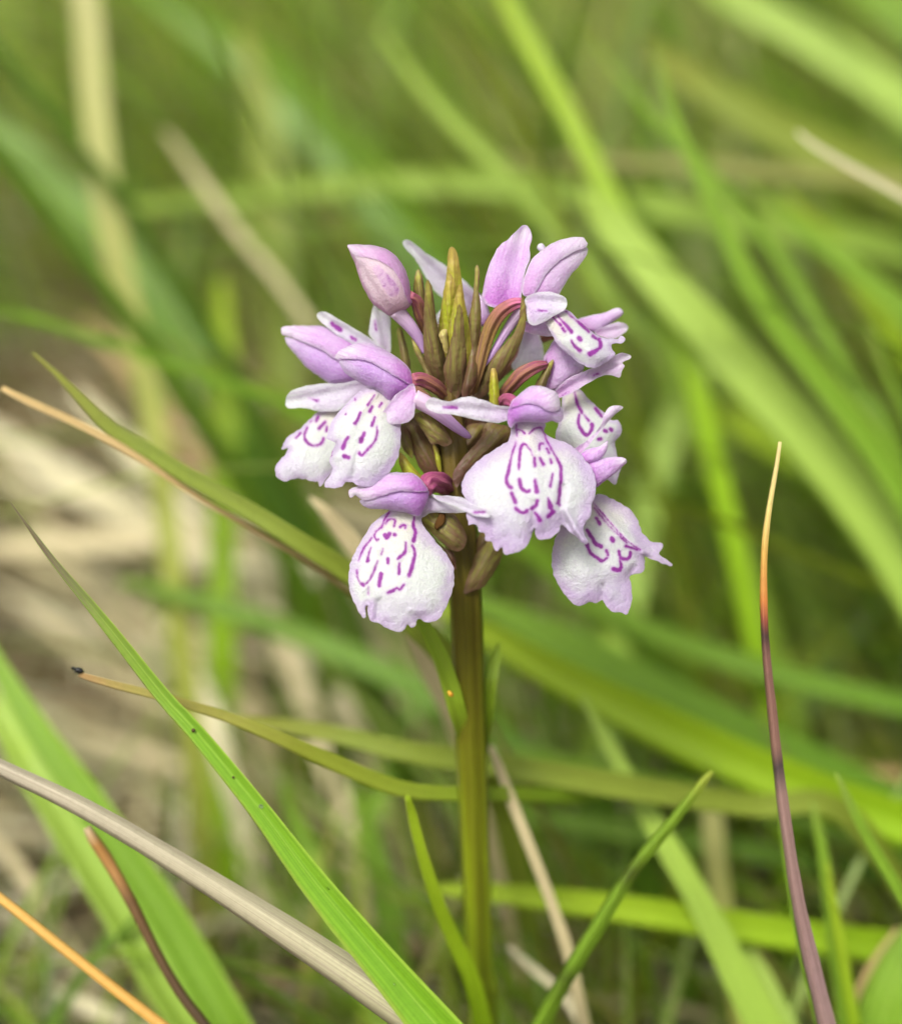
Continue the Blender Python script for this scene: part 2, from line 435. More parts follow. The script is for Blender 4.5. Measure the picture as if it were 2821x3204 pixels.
def tube(name, crop, pts, mat, parent, **kw):
    """pts: (x, y, depth mm, half width in crop px) from tip to root"""
    s = CROPS[crop][2]
    q = src(crop, pts)
    path = [P(a[0], a[1], a[2] / 1000) for a in q]
    wd = [a[3] / s / FPX * (FOCUS + a[2] / 1000) for a in q]
    return sweep(name, path, wd, mat, parent, **kw)

# ================================================================ ground
def build_ground():
    xs = np.concatenate([np.linspace(-8, -0.8, 22)[:-1], np.linspace(-0.8, 0.8, 90), np.linspace(0.8, 8, 22)[1:]])
    ys = np.concatenate([np.linspace(-3, -0.2, 16)[:-1], np.linspace(-0.2, 1.4, 110), np.linspace(1.4, 14, 30)[1:]])
    V = [(x, y, terrain(x, y)) for y in ys for x in xs]; nx = len(xs)
    F = [(j * nx + i, j * nx + i + 1, (j + 1) * nx + i + 1, (j + 1) * nx + i) for j in range(len(ys) - 1) for i in range(nx - 1)]
    b = NB('soil_and_thatch'); pos = b.pos()
    n1 = b.noise(pos, 22, 6, 0.65); n2 = b.noise(pos, 160, 5, 0.6)
    c = b.mix(b.mp(n1, 0.35, 0.62), lin((48, 38, 28)), lin((96, 80, 54)))
    c = b.mix(b.mp(n2, 0.5, 0.72), c, lin((60, 70, 30)))
    m = b.finish(c, 0.9, 0.0, 0.2, b.bump(n2, 0.8, 0.004))
    o = mesh_obj('ground', V, F, m, None, Vector((0, 0, 0))); o['kind'] = 'structure'
build_ground()

# ================================================================ the orchid
STEM_D = lambda py: 4.0 + (py - 1500) * 0.0265 * (0.25 if py < 1860 else 0.0) + ((360 * 0.0265 * 0.25) + (py - 1860) * 0.0265 * 0.404 * (1 + (py - 1860) * 0.00010) if py >= 1860 else 0)
stem_px = [(1405, 1120, 6), (1412, 1250, 26), (1420, 1400, 46), (1430, 1560, 54), (1444, 1700, 50), (1456, 1860, 49), (1462, 2000, 49), (1466, 2150, 48), (1472, 2300, 47), (1480, 2480, 45), (1488, 2680, 44), (1494, 2850, 43), (1500, 3020, 41), (1506, 3062, 44), (1509, 3085, 47), (1511, 3110, 44), (1514, 3204, 44)]
SP = []; SW = []
for x, y, hw in stem_px:
    d = STEM_D(y) / 1000; SP.append(P(x, y, d)); SW.append(hw / FPX * (FOCUS + d))
last = SP[-1]; foot = Vector((last.x + 0.0012, last.y + 0.001, terrain(last.x, last.y) - 0.004))
SP += [last.lerp(foot, 0.5), foot]; SW += [SW[-1] * 1.02, SW[-1] * 1.15]
orchid = empty('orchid', foot)
tag(orchid, 'pale lilac spotted orchid with purple-looped lips flowering on a thick upright stem', 'orchid')
sweep('stem', SP, SW, M['stem'], orchid, n=130, sides=40, ribs=7, ribamp=0.06, ribtwist=1.2)

# ---- bracts (depth mm): name, crop, outline, material, d, tip, base, bulge, back
def bract(crop, pts, mat, d, tip, base, bulge=0.7, back=0.25, dtip=None, roll=0.0, folds=()):
    mid = ((tip[0] * 0.85 + base[0] * 0.15, tip[1] * 0.85 + base[1] * 0.15), (tip[0] * 0.15 + base[0] * 0.85, tip[1] * 0.15 + base[1] * 0.85))
    return petal('bract', crop, pts, M[mat], orchid, d, tip, base, bulge * 1.15, None, thick=0.3, dtip=dtip, roll=roll, ripple=0.08, res=6, folds=list(folds) + [(crop, mid, 9, -0.14)])
bract(5, [(690,165),(715,180),(745,235),(768,350),(785,470),(805,600),(835,780),(868,1000),(850,1250),(790,1420),(690,1430),(600,1250),(562,1020),(575,880),(600,660),(628,500),(645,360),(652,240),(670,180)], 'bract_green', 3.2, (690,165), (720,1420), 0.9, 0.3, 1.6)
bract(5, [(500,1000),(600,930),(740,900),(880,930),(1000,1050),(1050,1250),(1010,1500),(890,1690),(660,1710),(490,1540),(430,1260)], 'bract_dark', 3.4, (740,905), (760,1700), 0.8, 0.3)
bract(5, [(658,436),(690,455),(722,535),(738,680),(735,900),(720,1150),(690,1300),(620,1280),(570,1080),(560,960),(580,800),(610,660),(630,540),(642,470)], 'bract_green', 1.2, (658,436), (660,1290), 0.5, 0.3, 0.0)
bract(5, [(775,548),(798,600),(822,720),(845,870),(880,1040),(900,1250),(850,1380),(730,1380),(655,1240),(655,1050),(682,870),(715,720),(742,600),(757,560)], 'bract_green', 0.6, (775,548), (780,1370), 0.6, 0.3, -0.8)
bract(5, [(945,350),(962,370),(972,430),(968,560),(966,650),(985,780),(986,930),(965,1130),(940,1290),(905,1270),(872,1120),(858,940),(880,810),(902,680),(915,560),(924,430),(928,370)], 'bract', 0.4, (945,350), (930,1280), 0.6, 0.3, -0.6)
bract(5, [(350,398),(372,420),(402,510),(416,640),(430,850),(440,1050),(400,1060),(350,860),(312,720),(304,600),(314,480),(330,415)], 'bract', 2.4, (350,398), (430,1050), 0.6, 0.3, 1.8)
bract(5, [(445,505),(470,530),(492,600),(512,740),(540,930),(572,1090),(612,1240),(632,1390),(640,1520),(590,1560),(520,1540),(440,1420),(405,1220),(404,1000),(412,760),(420,580),(430,520)], 'bract', 2.2, (445,505), (600,1540), 0.9, 0.3, -2.0)
bract(5, [(770,752),(792,790),(808,860),(816,980),(826,1120),(842,1300),(834,1440),(800,1620),(745,1705),(700,1700),(640,1570),(604,1420),(636,1290),(686,1110),(712,960),(735,840),(750,780)], 'bract', 1.8, (770,752), (720,1690), 0.9, 0.3, -1.9, folds=[(5,[(770,900),(740,1650)],14,0.15)])
bract(5, [(620,1003),(645,1020),(652,1110),(650,1240),(620,1240),(588,1150),(562,1065),(585,1015)], 'bract_pale', -0.2, (610,1003), (630,1235), 0.4, 0.3)
bract(5, [(898,1200),(920,1250),(942,1330),(945,1460),(905,1600),(820,1700),(790,1660),(828,1460),(856,1340),(880,1250)], 'bract_dark', 0.2, (898,1200), (810,1690), 0.6, 0.3)
bract(5, [(1410,668),(1428,720),(1442,820),(1440,960),(1410,1085),(1340,1250),(1250,1400),(1150,1550),(1010,1690),(900,1700),(905,1640),(970,1550),(1000,1425),(1070,1320),(1200,1180),(1318,1045),(1368,910),(1385,780),(1398,690)], 'bract', 2.0, (1410,668), (960,1660), 0.8, 0.35, -1.7)
bract(5, [(150,985),(178,1000),(215,1100),(250,1250),(275,1380),(250,1480),(190,1400),(165,1220),(142,1080),(134,1020)], 'bract', 3.5, (150,985), (240,1470), 0.5, 0.3)
bract(5, [(284,1090),(330,1150),(390,1250),(440,1370),(520,1540),(480,1560),(410,1430),(350,1310),(305,1200)], 'bract', 1.4, (284,1090), (500,1540), 0.4, 0.3)
bract(5, [(1105,1388),(1130,1400),(1152,1460),(1166,1560),(1182,1760),(1160,1860),(1080,1830),(1068,1700),(1070,1560),(1082,1440)], 'bract_green', 0.4, (1105,1388), (1130,1840), 0.6, 0.3)
bract(2, [(748,1055),(745,1110),(715,1190),(690,1260),(640,1280),(620,1240),(650,1180),(695,1105)], 'bract', 1.2, (748,1055), (650,1270), 0.5, 0.3)
# lower bracts around the axis
bract(7, [(20,100),(70,130),(110,200),(140,330),(140,450),(90,420),(30,350),(0,250),(0,140)], 'bract', 2.2, (120,440), (10,150), 0.5, 0.3)
bract(7, [(0,395),(60,440),(130,530),(210,620),(260,690),(160,700),(60,640),(0,520)], 'bract_green', 0.6, (10,400), (240,690), 0.5, 0.3)
bract(7, [(150,0),(300,-40),(420,60),(520,200),(560,290),(470,330),(400,300),(350,310),(290,230),(220,120)], 'bract', 1.0, (180,0), (540,300), 0.7, 0.3)
bract(7, [(90,90),(200,110),(290,230),(350,320),(400,450),(450,600),(400,680),(290,640),(200,540),(150,400),(110,250)], 'bract_dark', 2.4, (120,100), (420,660), 0.8, 0.3)
bract(7, [(352,300),(400,340),(430,430),(448,560),(440,640),(400,560),(370,420)], 'bract_green', 2.1, (360,310), (440,630), 0.3, 0.2)
bract(7, [(920,80),(1040,90),(1170,130),(1180,260),(1000,380),(860,480),(740,570),(660,700),(600,760),(560,650),(600,560),(700,420),(860,240)], 'bract_dark', 1.6, (1150,150), (590,740), 0.8, 0.3)
bract(7, [(700,120),(820,80),(920,90),(870,230),(760,360),(660,450),(580,560),(545,500),(600,330)], 'bract_dark', 3.2, (880,110), (560,540), 0.7, 0.3)
bract(7, [(40,40),(300,20),(470,260),(560,640),(520,800),(380,760),(230,560),(110,330)], 'bract_dark', 3.6, (80,60), (500,790), 0.8, 0.4)
bract(7, [(560,40),(900,40),(1010,180),(830,460),(640,740),(560,820),(510,700),(520,300)], 'bract_dark', 4.0, (900,80), (560,800), 0.8, 0.4)
bract(7, [(640,-260),(900,-260),(1000,-60),(900,80),(700,120),(520,60),(520,-160)], 'bract_dark', 3.6, (800,-250), (650,110), 0.8, 0.4)
pb = bract(7, [(236,1060),(300,1020),(450,1015),(560,1030),(640,1130),(700,1240),(716,1330),(680,1420),(590,1450),(480,1380),(380,1290),(290,1200),(235,1130)], 'bract', 1.6, (250,1080), (660,1420), 1.0, 0.4)
bract(7, [(1000,1290),(1100,1410),(1080,1530),(990,1690),(890,1830),(780,1870),(690,1900),(700,1790),(760,1620),(800,1500),(880,1400)], 'bract', 4.6, (1040,1330), (710,1880), 1.0, 0.4)
bract(7, [(860,1260),(930,1210),(1010,1290),(960,1380),(860,1480),(790,1540),(780,1430)], 'bract_dark', 5.0, (960,1230), (800,1530), 0.6, 0.3)
bract(7, [(235,1130),(330,1260),(460,1400),(580,1480),(600,1640),(560,1620),(480,1450),(360,1310),(260,1190)], 'bract_dark', 3.0, (240,1140), (590,1620), 0.4, 0.3)
# brown hole bitten into the pale bract
b = NB('bitten_hole'); c = b.mix(b.noise(b.pos(), 900, 4), lin((34, 20, 6)), lin((104, 70, 24)))
M['hole'] = b.finish(c, 0.8, 0, 0.2)
hole = petal('bite_mark', 7, [(425,1010),(470,1020),(490,1070),(478,1140),(440,1190),(400,1225),(372,1190),(388,1120),(410,1070)], M['hole'], pb, 0.72, (425,1010), (400,1220), 0.12, 0.3, res=5)

def hoods(fl, crop, up, low, mu, ml, d, tu, bu, tl, bl, B, dtip=None):
    """upper and lower hood petals: thin shells lying over one rounded form"""
    petal('hood', crop, up, M[mu], fl, d, tu, bu, 0.35, thick=0.22, ripple=0.08, ref=(B, [(crop, low)]), dtip=dtip)
    petal('hood', crop, low, M[ml], fl, d + 0.3, tl, bl, 0.35, thick=0.22, ripple=0.08, ref=(B, [(crop, up)]), dtip=None if dtip is None else dtip + 0.3)
def flower(d, crop, base):
    b_ = src(crop, [base])[0]
    return empty('flower', P(b_[0], b_[1], d / 1000), orchid)

# ---- A: the plump bud at upper left
A = flower(2.4, 1, (1160, 840))
BUD = [(608,241),(640,236),(740,240),(850,258),(930,300),(1000,385),(1040,480),(1055,580),(1063,655),(1030,690),(965,724),(905,746),(850,708),(790,666),(742,592),(702,512),(668,402),(640,330),(615,275)]
petal('bud_sepal', 1, BUD, M['bud_pale'], A, 0.2, (612,246), (960,720), 3.2, 2.2, ripple=0.05, soft=1.8,
      marks=[(1,[(815,415),(870,480),(925,560)],(12,22))], folds=[(1,[(700,400),(780,520),(860,650),(930,735)],12,0.22)])
petal('bud_sepal', 1, [(608,241),(640,236),(740,240),(850,258),(930,300),(1000,385),(1040,480),(1055,580),(1063,655),(1050,672),(1012,590),(985,510),(940,430),(868,372),(780,336),(690,324),(640,306),(615,270)], M['bud'], A, 0.08, (608,241), (1058,650), 0.12, thick=0.25, ripple=0.03, ref=(2.05, [(1, BUD)]))
tube('spur', 1, [(1150,1010,1.6,16),(1120,920,1.4,36),(1060,830,1.0,46),(1000,760,0.7,54),(950,705,0.4,62)], M['spur'], A, n=24)
tube('ovary', 1, [(1045,600,-0.2,34),(1100,650,0.6,46),(1130,740,1.4,48),(1160,840,2.4,40)], M['ovary'], A, n=24, ribs=6, ribamp=0.12, ribtwist=1.5, sides=36)

# ---- C: the left flower turned away
C = flower(5.0, 1, (960, 1160))
petal('lateral_sepal', 1, [(795,668),(830,700),(905,745),(912,850),(913,1005),(850,975),(762,885),(765,800),(780,720)], M['sepal'], C, 4.2, (830,690), (890,990), 0.5, marks=[(1,[(800,780),(810,850)],2)])
petal('lateral_sepal', 1, [(388,742),(408,722),(450,718),(540,768),(640,828),(740,888),(850,972),(870,1010),(760,985),(620,945),(540,892),(470,832),(410,782)], M['sepal'], C, 3.6, (388,735), (850,990), 0.5, marks=[(1,[(495,800),(555,845)],(6,8)),(1,[(628,895),(662,918)],(5,6))])
hoods(C, 1, [(135,848),(152,820),(300,814),(440,822),(540,858),(630,915),(740,960),(740,1050),(620,1090),(520,1050),(430,992),(300,932),(200,896),(145,880)],
      [(158,906),(182,897),(300,930),(430,990),(520,1045),(620,1070),(740,1080),(820,1180),(740,1210),(640,1218),(560,1226),(480,1226),(400,1172),(310,1106),(230,1012),(180,952)],
      'hood', 'hood_deep', 4.2, (140,840), (730,1020), (160,910), (780,1170), 0.9)
petal('lateral_sepal', 1, [(165,1360),(180,1308),(230,1266),(330,1240),(430,1226),(560,1224),(760,1190),(830,1240),(760,1290),(640,1360),(540,1420),(440,1426),(380,1420),(290,1400),(205,1406),(174,1392)], M['sepal'], C, 3.4, (165,1360), (800,1230), 0.8, marks=[(1,[(330,1330),(400,1350)],(1,3))])
petal('lip', 1, [(420,1418),(360,1460),(280,1540),(200,1590),(168,1625),(138,1697),(186,1690),(150,1750),(110,1790),(91,1850),(110,1900),(160,1921),(240,1904),(300,1905),(370,1926),(394,1922),(406,1957),(440,1932),(480,1870),(560,1780),(620,1650),(620,1500),(560,1420)], M['lip'], C, 3.6, (260,1900), (520,1420), 1.0, res=4.5, tilt=(0.3,-0.5),
      marks=[(1,[(320,1540),(300,1600),(322,1647),(370,1668),(420,1650),(436,1620)],(4.5,6)),(1,[(400,1462),(385,1495)],5),(1,[(447,1500),(405,1545)],(5,6)),(1,[(350,1490),(342,1498)],3),(1,[(272,1580),(242,1613)],5),(1,[(460,1535),(458,1565)],4)])
tube('ovary', 1, [(760,1080,4.2,60),(860,1130,5.2,55),(1000,1200,5.5,50),(1250,1420,4.2,40)], M['ovary'], C, n=24, ribs=6, ribamp=0.1, sides=36)

# ---- B: the left flower in front
B = flower(3.2, 1, (1340, 1350))
hoods(B, 1, [(520,1046),(540,1000),(620,955),(720,935),(800,950),(880,990),(960,1040),(1030,1100),(1060,1150),(1074,1240),(990,1200),(900,1148),(800,1090),(700,1056),(600,1052)],
      [(548,1078),(580,1050),(700,1048),(800,1082),(900,1140),(990,1190),(1074,1230),(1060,1290),(980,1310),(900,1347),(860,1310),(810,1270),(730,1240),(640,1186),(580,1140)],
      'hood', 'hood_deep', -0.3, (520,1040), (1066,1210), (550,1075), (1060,1240), 1.3)
petal('lateral_sepal', 1, [(1074,1225),(1093,1300),(1088,1400),(1076,1462),(1040,1500),(980,1516),(900,1516),(818,1496),(850,1440),(900,1370),(950,1305),(1020,1260)], M['sepal_pink'], B, -1.0, (830,1490), (1070,1250), 1.0, thick=0.3)
petal('lip', 1, [(800,1256),(740,1260),(650,1320),(560,1410),(500,1490),(470,1560),(465,1620),(500,1640),(522,1655),(500,1705),(478,1785),(498,1832),(470,1890),(440,1952),(490,1969),(560,1960),(592,1930),(640,1928),(690,1955),(760,1958),(850,1905),(925,1830),(962,1760),(978,1680),(984,1600),(985,1500),(960,1420),(930,1350),(870,1290)], M['lip'], B, -0.9, (650,1950), (840,1290), 1.6, res=4.0, tilt=(0.15,-0.6),
      marks=[(1,[(800,1308),(775,1340),(750,1378)],(2.5,4)),(1,[(782,1392),(764,1425)],4.5),(1,[(848,1365),(834,1392)],4),(1,[(697,1435),(680,1480),(662,1508)],(3.5,7)),(1,[(802,1466),(780,1525)],(4,5)),
             (1,[(816,1532),(815,1590),(790,1650),(740,1705),(706,1738),(692,1722)],(3,7)),(1,[(727,1578),(704,1634)],(5,9)),(1,[(612,1605),(590,1640),(574,1685)],(5,8)),(1,[(582,1742),(612,1752)],8),(1,[(502,1660),(488,1738)],(2.5,4)),(1,[(596,1440),(594,1446)],3),(1,[(662,1336),(660,1344)],2.5)],
      folds=[(1,[(800,1290),(640,1500),(540,1740)],16,-0.25),(1,[(700,1640),(640,1900)],12,0.2)])
tube('ovary', 1, [(1062,1200,-0.5,44),(1130,1198,0.2,50),(1220,1240,1.0,50),(1290,1300,2.2,42),(1345,1360,3.4,34)], M['ovary'], B, n=30, ribs=6, ribamp=0.14, ribtwist=1.5, sides=36)
tube('spur', 1, [(1478,1610,1.0,12),(1450,1590,0.8,26),(1370,1530,0.3,38),(1260,1440,-0.1,52),(1160,1370,-0.3,62),(1080,1330,-0.4,64)], M['spur'], B, n=26)

# ---- D: the lowest flower at the left of the stem
D = flower(5.5, 3, (1060, 330))
hoods(D, 3, [(232,352),(268,322),(300,312),(400,292),(500,232),(570,200),(690,203),(760,212),(830,275),(868,348),(760,356),(640,352),(520,384),(420,416),(350,424),(300,392),(282,386),(246,406)],
      [(322,432),(350,416),(430,404),(520,374),(640,342),(760,346),(868,342),(874,400),(852,470),(812,546),(770,550),(700,530),(620,515),(520,496),(420,496),(352,470)],
      'hood', 'hood_deep', -1.0, (240,370), (860,340), (330,440), (860,370), 1.2)
petal('lateral_sepal', 3, [(864,350),(930,384),(1040,390),(1150,404),(1220,450),(1290,484),(1340,490),(1370,540),(1350,562),(1280,556),(1200,532),(1110,482),(1000,442),(930,414)], M['sepal'], D, -0.2, (1360,545), (870,370), 0.6, dtip=-4.2, marks=[(3,[(1245,522),(1318,520)],(6,7))])
petal('throat', 3, [(862,372),(930,404),(1000,436),(1110,478),(1180,522),(1050,528),(900,526),(830,560),(800,520)], M['sepal'], D, 0.4, (1170,515), (850,420), 0.6)
petal('lip', 3, [(555,512),(480,560),(420,620),(340,740),(280,850),(245,940),(233,1050),(240,1150),(270,1230),(320,1330),(345,1371),(366,1366),(373,1275),(384,1275),(391,1350),(420,1400),(470,1412),(520,1445),(620,1478),(680,1465),(707,1428),(730,1446),(766,1436),(780,1388),(810,1380),(840,1404),(900,1400),(960,1375),(1000,1320),(1040,1230),(1075,1120),(1082,1020),(1062,930),(1012,850),(950,780),(880,690),(822,600),(836,520),(760,480),(620,470)], M['lip'], D, -0.8, (640,1470), (700,520), 1.9, res=4.2, tilt=(0.05,-0.55),
      marks=[(3,[(562,515),(522,580),(495,648)],(2.5,3.5)),(3,[(530,612),(555,582),(585,575),(606,592),(598,632)],(3,3.5)),(3,[(485,652),(452,680),(440,712),(456,745),(472,740)],(3,4)),(3,[(645,640),(668,626),(692,630),(688,650)],4),(3,[(525,706),(540,726),(562,695)],7),(3,[(600,700),(604,704)],5),
             (3,[(760,558),(753,640),(770,680),(754,752)],(3,8)),(3,[(745,788),(766,850),(750,930),(720,1026)],(5.5,7)),(3,[(694,768),(686,840),(630,896)],(5,6.5)),(3,[(640,930),(637,1015)],(5,6)),(3,[(550,895),(551,928)],5),(3,[(510,815),(494,856)],(2,4)),
             (3,[(420,730),(370,790),(335,850),(312,912)],(4,3)),(3,[(412,808),(390,870),(386,912)],(3,6)),(3,[(300,990),(310,1060),(345,1110),(385,1085),(430,1010),(465,915)],(3.5,3)),(3,[(342,1100),(352,1108)],7),(3,[(494,1022),(478,1108)],(8,7)),(3,[(550,1168),(590,1152),(620,1132),(645,1142),(676,1105)],(5.5,5)),(3,[(390,1120),(392,1180)],2)],
      folds=[(3,[(500,860),(420,1060),(385,1180),(372,1300)],14,0.22),(3,[(480,880),(395,1120)],10,-0.12),(3,[(470,1240),(455,1400)],10,0.3),(3,[(720,1310),(880,1315)],9,-0.1)])
tube('ovary', 3, [(850,330,-0.6,60),(880,290,0.4,84),(950,285,1.6,88),(1010,310,3.0,72),(1070,350,5.0,56)], M['ovary_dark'], D, n=24, ribs=6, ribamp=0.14, ribtwist=1.0, sides=40)

# ---- E: the front flower with the broad lip
E = flower(2.6, 2, (370, 1420))
hoods(E, 2, [(440,1400),(458,1345),(500,1308),(560,1260),(610,1240),(700,1254),(770,1290),(798,1345),(796,1405),(740,1425),(690,1410),(640,1382),(560,1370),(500,1385)],
      [(424,1440),(450,1375),(560,1340),(640,1358),(700,1398),(760,1416),(800,1385),(822,1450),(810,1490),(780,1506),(740,1490),(690,1506),(620,1505),(540,1500),(480,1510),(446,1541),(426,1510)],
      'hood', 'hood_deep', -2.2, (700,1250), (450,1380), (790,1490), (440,1400), 1.0)
petal('lateral_sepal', 5, [(424,1762),(450,1720),(500,1700),(580,1724),(680,1736),(780,1702),(880,1690),(960,1710),(1060,1742),(1160,1780),(1300,1800),(1300,1900),(1230,1942),(1140,1956),(1040,1940),(900,1920),(780,1890),(680,1870),(560,1860),(500,1845),(440,1808)], M['sepal'], E, -2.0, (424,1770), (1290,1850), 0.8, dtip=-2.8, ripple=0.2, marks=[(5,[(610,1800),(740,1802)],(5,6))])
petal('lip', 4, [(486,-190),(472,-100),(450,-45),(380,0),(300,45),(220,110),(160,170),(115,240),(102,310),(125,370),(150,420),(140,480),(150,560),(165,586),(188,578),(226,590),(236,632),(278,650),(286,696),(328,704),(350,762),(376,776),(405,748),(430,796),(470,802),(540,780),(590,740),(630,660),(654,612),(668,680),(720,692),(780,672),(830,630),(856,580),(900,620),(960,670),(1010,712),(1048,727),(1050,690),(1022,640),(1030,570),(1070,510),(1082,430),(1102,360),(1114,290),(1105,210),(1070,140),(1020,80),(960,10),(880,-40),(770,-80),(728,-120),(722,-190),(600,-215)], M['lip_lilac'], E, -2.0, (600,780), (605,-180), 2.2, res=4.2, tilt=(0,-0.6),
      marks=[(4,[(512,-40),(480,60),(458,170),(440,240),(455,285),(474,302)],(2.5,8)),(4,[(722,-120),(745,-50),(770,0),(845,135),(850,220),(832,420)],(2.5,6)),(4,[(534,165),(545,20),(576,-26),(613,10),(640,62)],(5,3.5)),(4,[(688,20),(692,-26),(719,-28)],3),(4,[(745,8),(762,42)],5),(4,[(650,76),(655,140)],4.5),(4,[(692,80),(716,126)],(6,9)),(4,[(772,85),(777,117)],4),
             (4,[(513,-137),(550,-130),(578,-106)],3),(4,[(613,-106),(655,-143),(698,-148),(714,-127)],3.2),(4,[(515,-170),(520,-85)],1.5),(4,[(538,240),(552,300),(590,332),(612,326)],(7,6)),(4,[(655,246),(668,328)],(4.5,9)),(4,[(788,198),(770,292)],(3.5,6)),(4,[(480,345),(483,352)],6),(4,[(492,372),(510,410)],6.5),
             (4,[(514,458),(540,482),(572,492),(592,476)],(8,7)),(4,[(632,458),(662,434),(674,402)],6),(4,[(655,490),(680,520),(694,548)],(3,8)),(4,[(755,380),(772,445)],(3,9)),(4,[(790,484),(752,522)],(9,6)),(4,[(772,445),(786,484)],4),(4,[(820,418),(842,432)],4)],
      folds=[(4,[(600,-160),(640,200),(700,560)],26,-0.2),(4,[(860,300),(850,450),(900,600)],14,0.4),(4,[(880,470),(960,620),(1030,710)],12,-0.45),(4,[(650,420),(640,600)],12,0.25)])
tube('ovary', 2, [(480,1370,-1.8,40),(440,1345,-0.8,46),(405,1350,0.2,46),(370,1400,2.2,40)], M['ovary_dark'], E, n=20, ribs=6, ribamp=0.14, sides=36)

# ---- F: the lip low at the right, behind E
Ff = flower(6.2, 4, (420, 520))
petal('lip', 4, [(1060,380),(1120,354),(1180,360),(1280,410),(1370,470),(1430,550),(1462,640),(1500,682),(1532,708),(1600,720),(1613,745),(1588,800),(1640,840),(1686,880),(1650,886),(1580,860),(1482,822),(1480,870),(1470,930),(1430,945),(1368,966),(1376,1030),(1386,1120),(1370,1200),(1345,1252),(1300,1240),(1240,1236),(1190,1190),(1160,1148),(1120,1170),(1060,1160),(1000,1186),(940,1176),(890,1120),(840,1050),(800,970),(782,880),(785,780),(805,690),(850,590),(920,480),(980,410)], M['lip_lilac'], Ff, 1.8, (1200,1200), (1030,420), 1.7, res=4.2, tilt=(0.15,-0.2),
      marks=[(4,[(1095,418),(1200,540),(1300,655),(1400,742),(1445,768)],(1.8,2.2)),(4,[(1100,450),(1195,570),(1290,665),(1350,720)],1.6),(4,[(1115,530),(1142,572)],(4,6)),(4,[(1020,565),(1022,575)],5),(4,[(1045,620),(1085,680),(1110,720),(1152,745)],(6,7)),(4,[(1045,730),(1070,790),(1110,820),(1160,852),(1196,828)],(6,5)),(4,[(1190,772),(1202,808)],6),(4,[(1230,684),(1238,698)],8),(4,[(1340,740),(1425,768)],(6,3)),(4,[(1285,780),(1290,808)],5),(4,[(1300,832),(1340,838),(1366,818),(1370,790)],(8,6)),(4,[(1292,850),(1300,888),(1288,920),(1244,912)],(4,9))],
      folds=[(4,[(1100,420),(1300,640),(1480,800)],16,-0.35),(4,[(1400,900),(1370,960)],10,0.2),(4,[(1160,1040),(1165,1140)],12,0.25)])
tube('ovary', 4, [(1020,420,2.6,60),(860,400,4.0,62),(640,450,5.4,60),(400,560,6.6,44)], M['ovary'], Ff, n=24, ribs=6, ribamp=0.12, sides=36)
petal('hood', 4, [(900,330),(1000,290),(1090,330),(1090,400),(1010,450),(920,430)], M['hood_deep'], Ff, 1.6, (1090,340), (910,400), 1.0, 1.2)

# ---- H: the top right flower
H = flower(1.6, 5, (900, 1640))
petal('dorsal_sepal', 2, [(245,625),(255,540),(280,430),(350,270),(430,200),(490,140),(530,105),(565,104),(592,150),(597,200),(580,260),(584,340),(556,420),(530,540),(512,640),(420,690),(300,680)], M['hood'], H, 0.2, (560,110), (430,680), 0.9, thick=0.35, dtip=1.0, folds=[(2,[(540,140),(440,400),(400,640)],20,0.2)])
hoods(H, 2, [(540,600),(528,540),(560,430),(600,340),(680,270),(760,220),(860,190),(950,185),(985,214),(988,252),(900,290),(790,360),(700,450),(650,540),(600,600)],
      [(985,258),(990,300),(950,370),(880,450),(820,540),(780,600),(680,620),(600,620),(600,570),(640,500),(720,400),(800,325),(900,270)],
      'sepal_pink', 'sepal_pink', -0.3, (975,210), (550,590), (985,280), (620,600), 0.5, dtip=0.8)
petal('sepal_tip', 2, [(634,266),(648,236),(668,228),(692,250),(700,290),(668,300)], M['sepal'], H, 1.6, (640,240), (690,290), 0.3, 0.4)
petal('lateral_sepal', 2, [(552,620),(620,582),(720,575),(780,590),(840,620),(846,660),(830,702),(760,742),(700,782),(620,812),(572,792),(558,700)], M['sepal'], H, -1.2, (840,650), (570,640), 1.0, thick=0.4, marks=[(2,[(640,705),(700,708)],(2,4))])
petal('throat', 2, [(548,780),(600,800),(700,770),(745,885),(650,884),(575,868),(540,850)], M['sepal_pink'], H, 0.6, (740,880), (570,800), 0.6)
petal('lip', 2, [(695,790),(740,750),(820,704),(860,710),(920,760),(990,830),(1060,880),(1110,902),(1200,912),(1230,890),(1256,910),(1230,942),(1170,945),(1165,980),(1190,1020),(1130,1072),(1040,1116),(960,1090),(880,1040),(800,970),(750,900),(718,835)], M['lip'], H, -0.6, (1120,1060), (760,760), 1.3, res=4.2, tilt=(0.2,-0.5),
      marks=[(2,[(750,758),(802,810)],(4,5)),(2,[(782,750),(840,810),(880,860)],(4,6)),(2,[(815,832),(830,856)],4),(2,[(842,716),(900,770),(940,800),(1000,860)],(2.5,6)),(2,[(1028,890),(1052,906)],6),(2,[(1074,910),(1084,960),(1060,988),(1010,1015)],(6,9)),(2,[(930,902),(942,918)],9),(2,[(880,920),(902,960),(938,992)],(3,8))],
      folds=[(2,[(800,780),(960,940),(1080,1040)],18,-0.2)])
tube('ovary', 5, [(1400,735,-0.8,48),(1310,752,-0.8,62),(1190,830,-0.6,72),(1095,970,-0.2,74),(1030,1150,0.2,66),(980,1350,0.5,58),(930,1540,1.2,46),(890,1680,2.6,36)], M['ovary_brown'], H, n=44, ribs=6, ribamp=0.14, ribtwist=1.0, sides=42)
tube('spur', 5, [(1000,1400,0.6,16),(1080,1290,0.6,30),(1180,1130,0.5,42),(1280,970,0.3,52),(1360,860,-0.1,58),(1420,800,-0.5,60)], M['spur'], H, n=26)

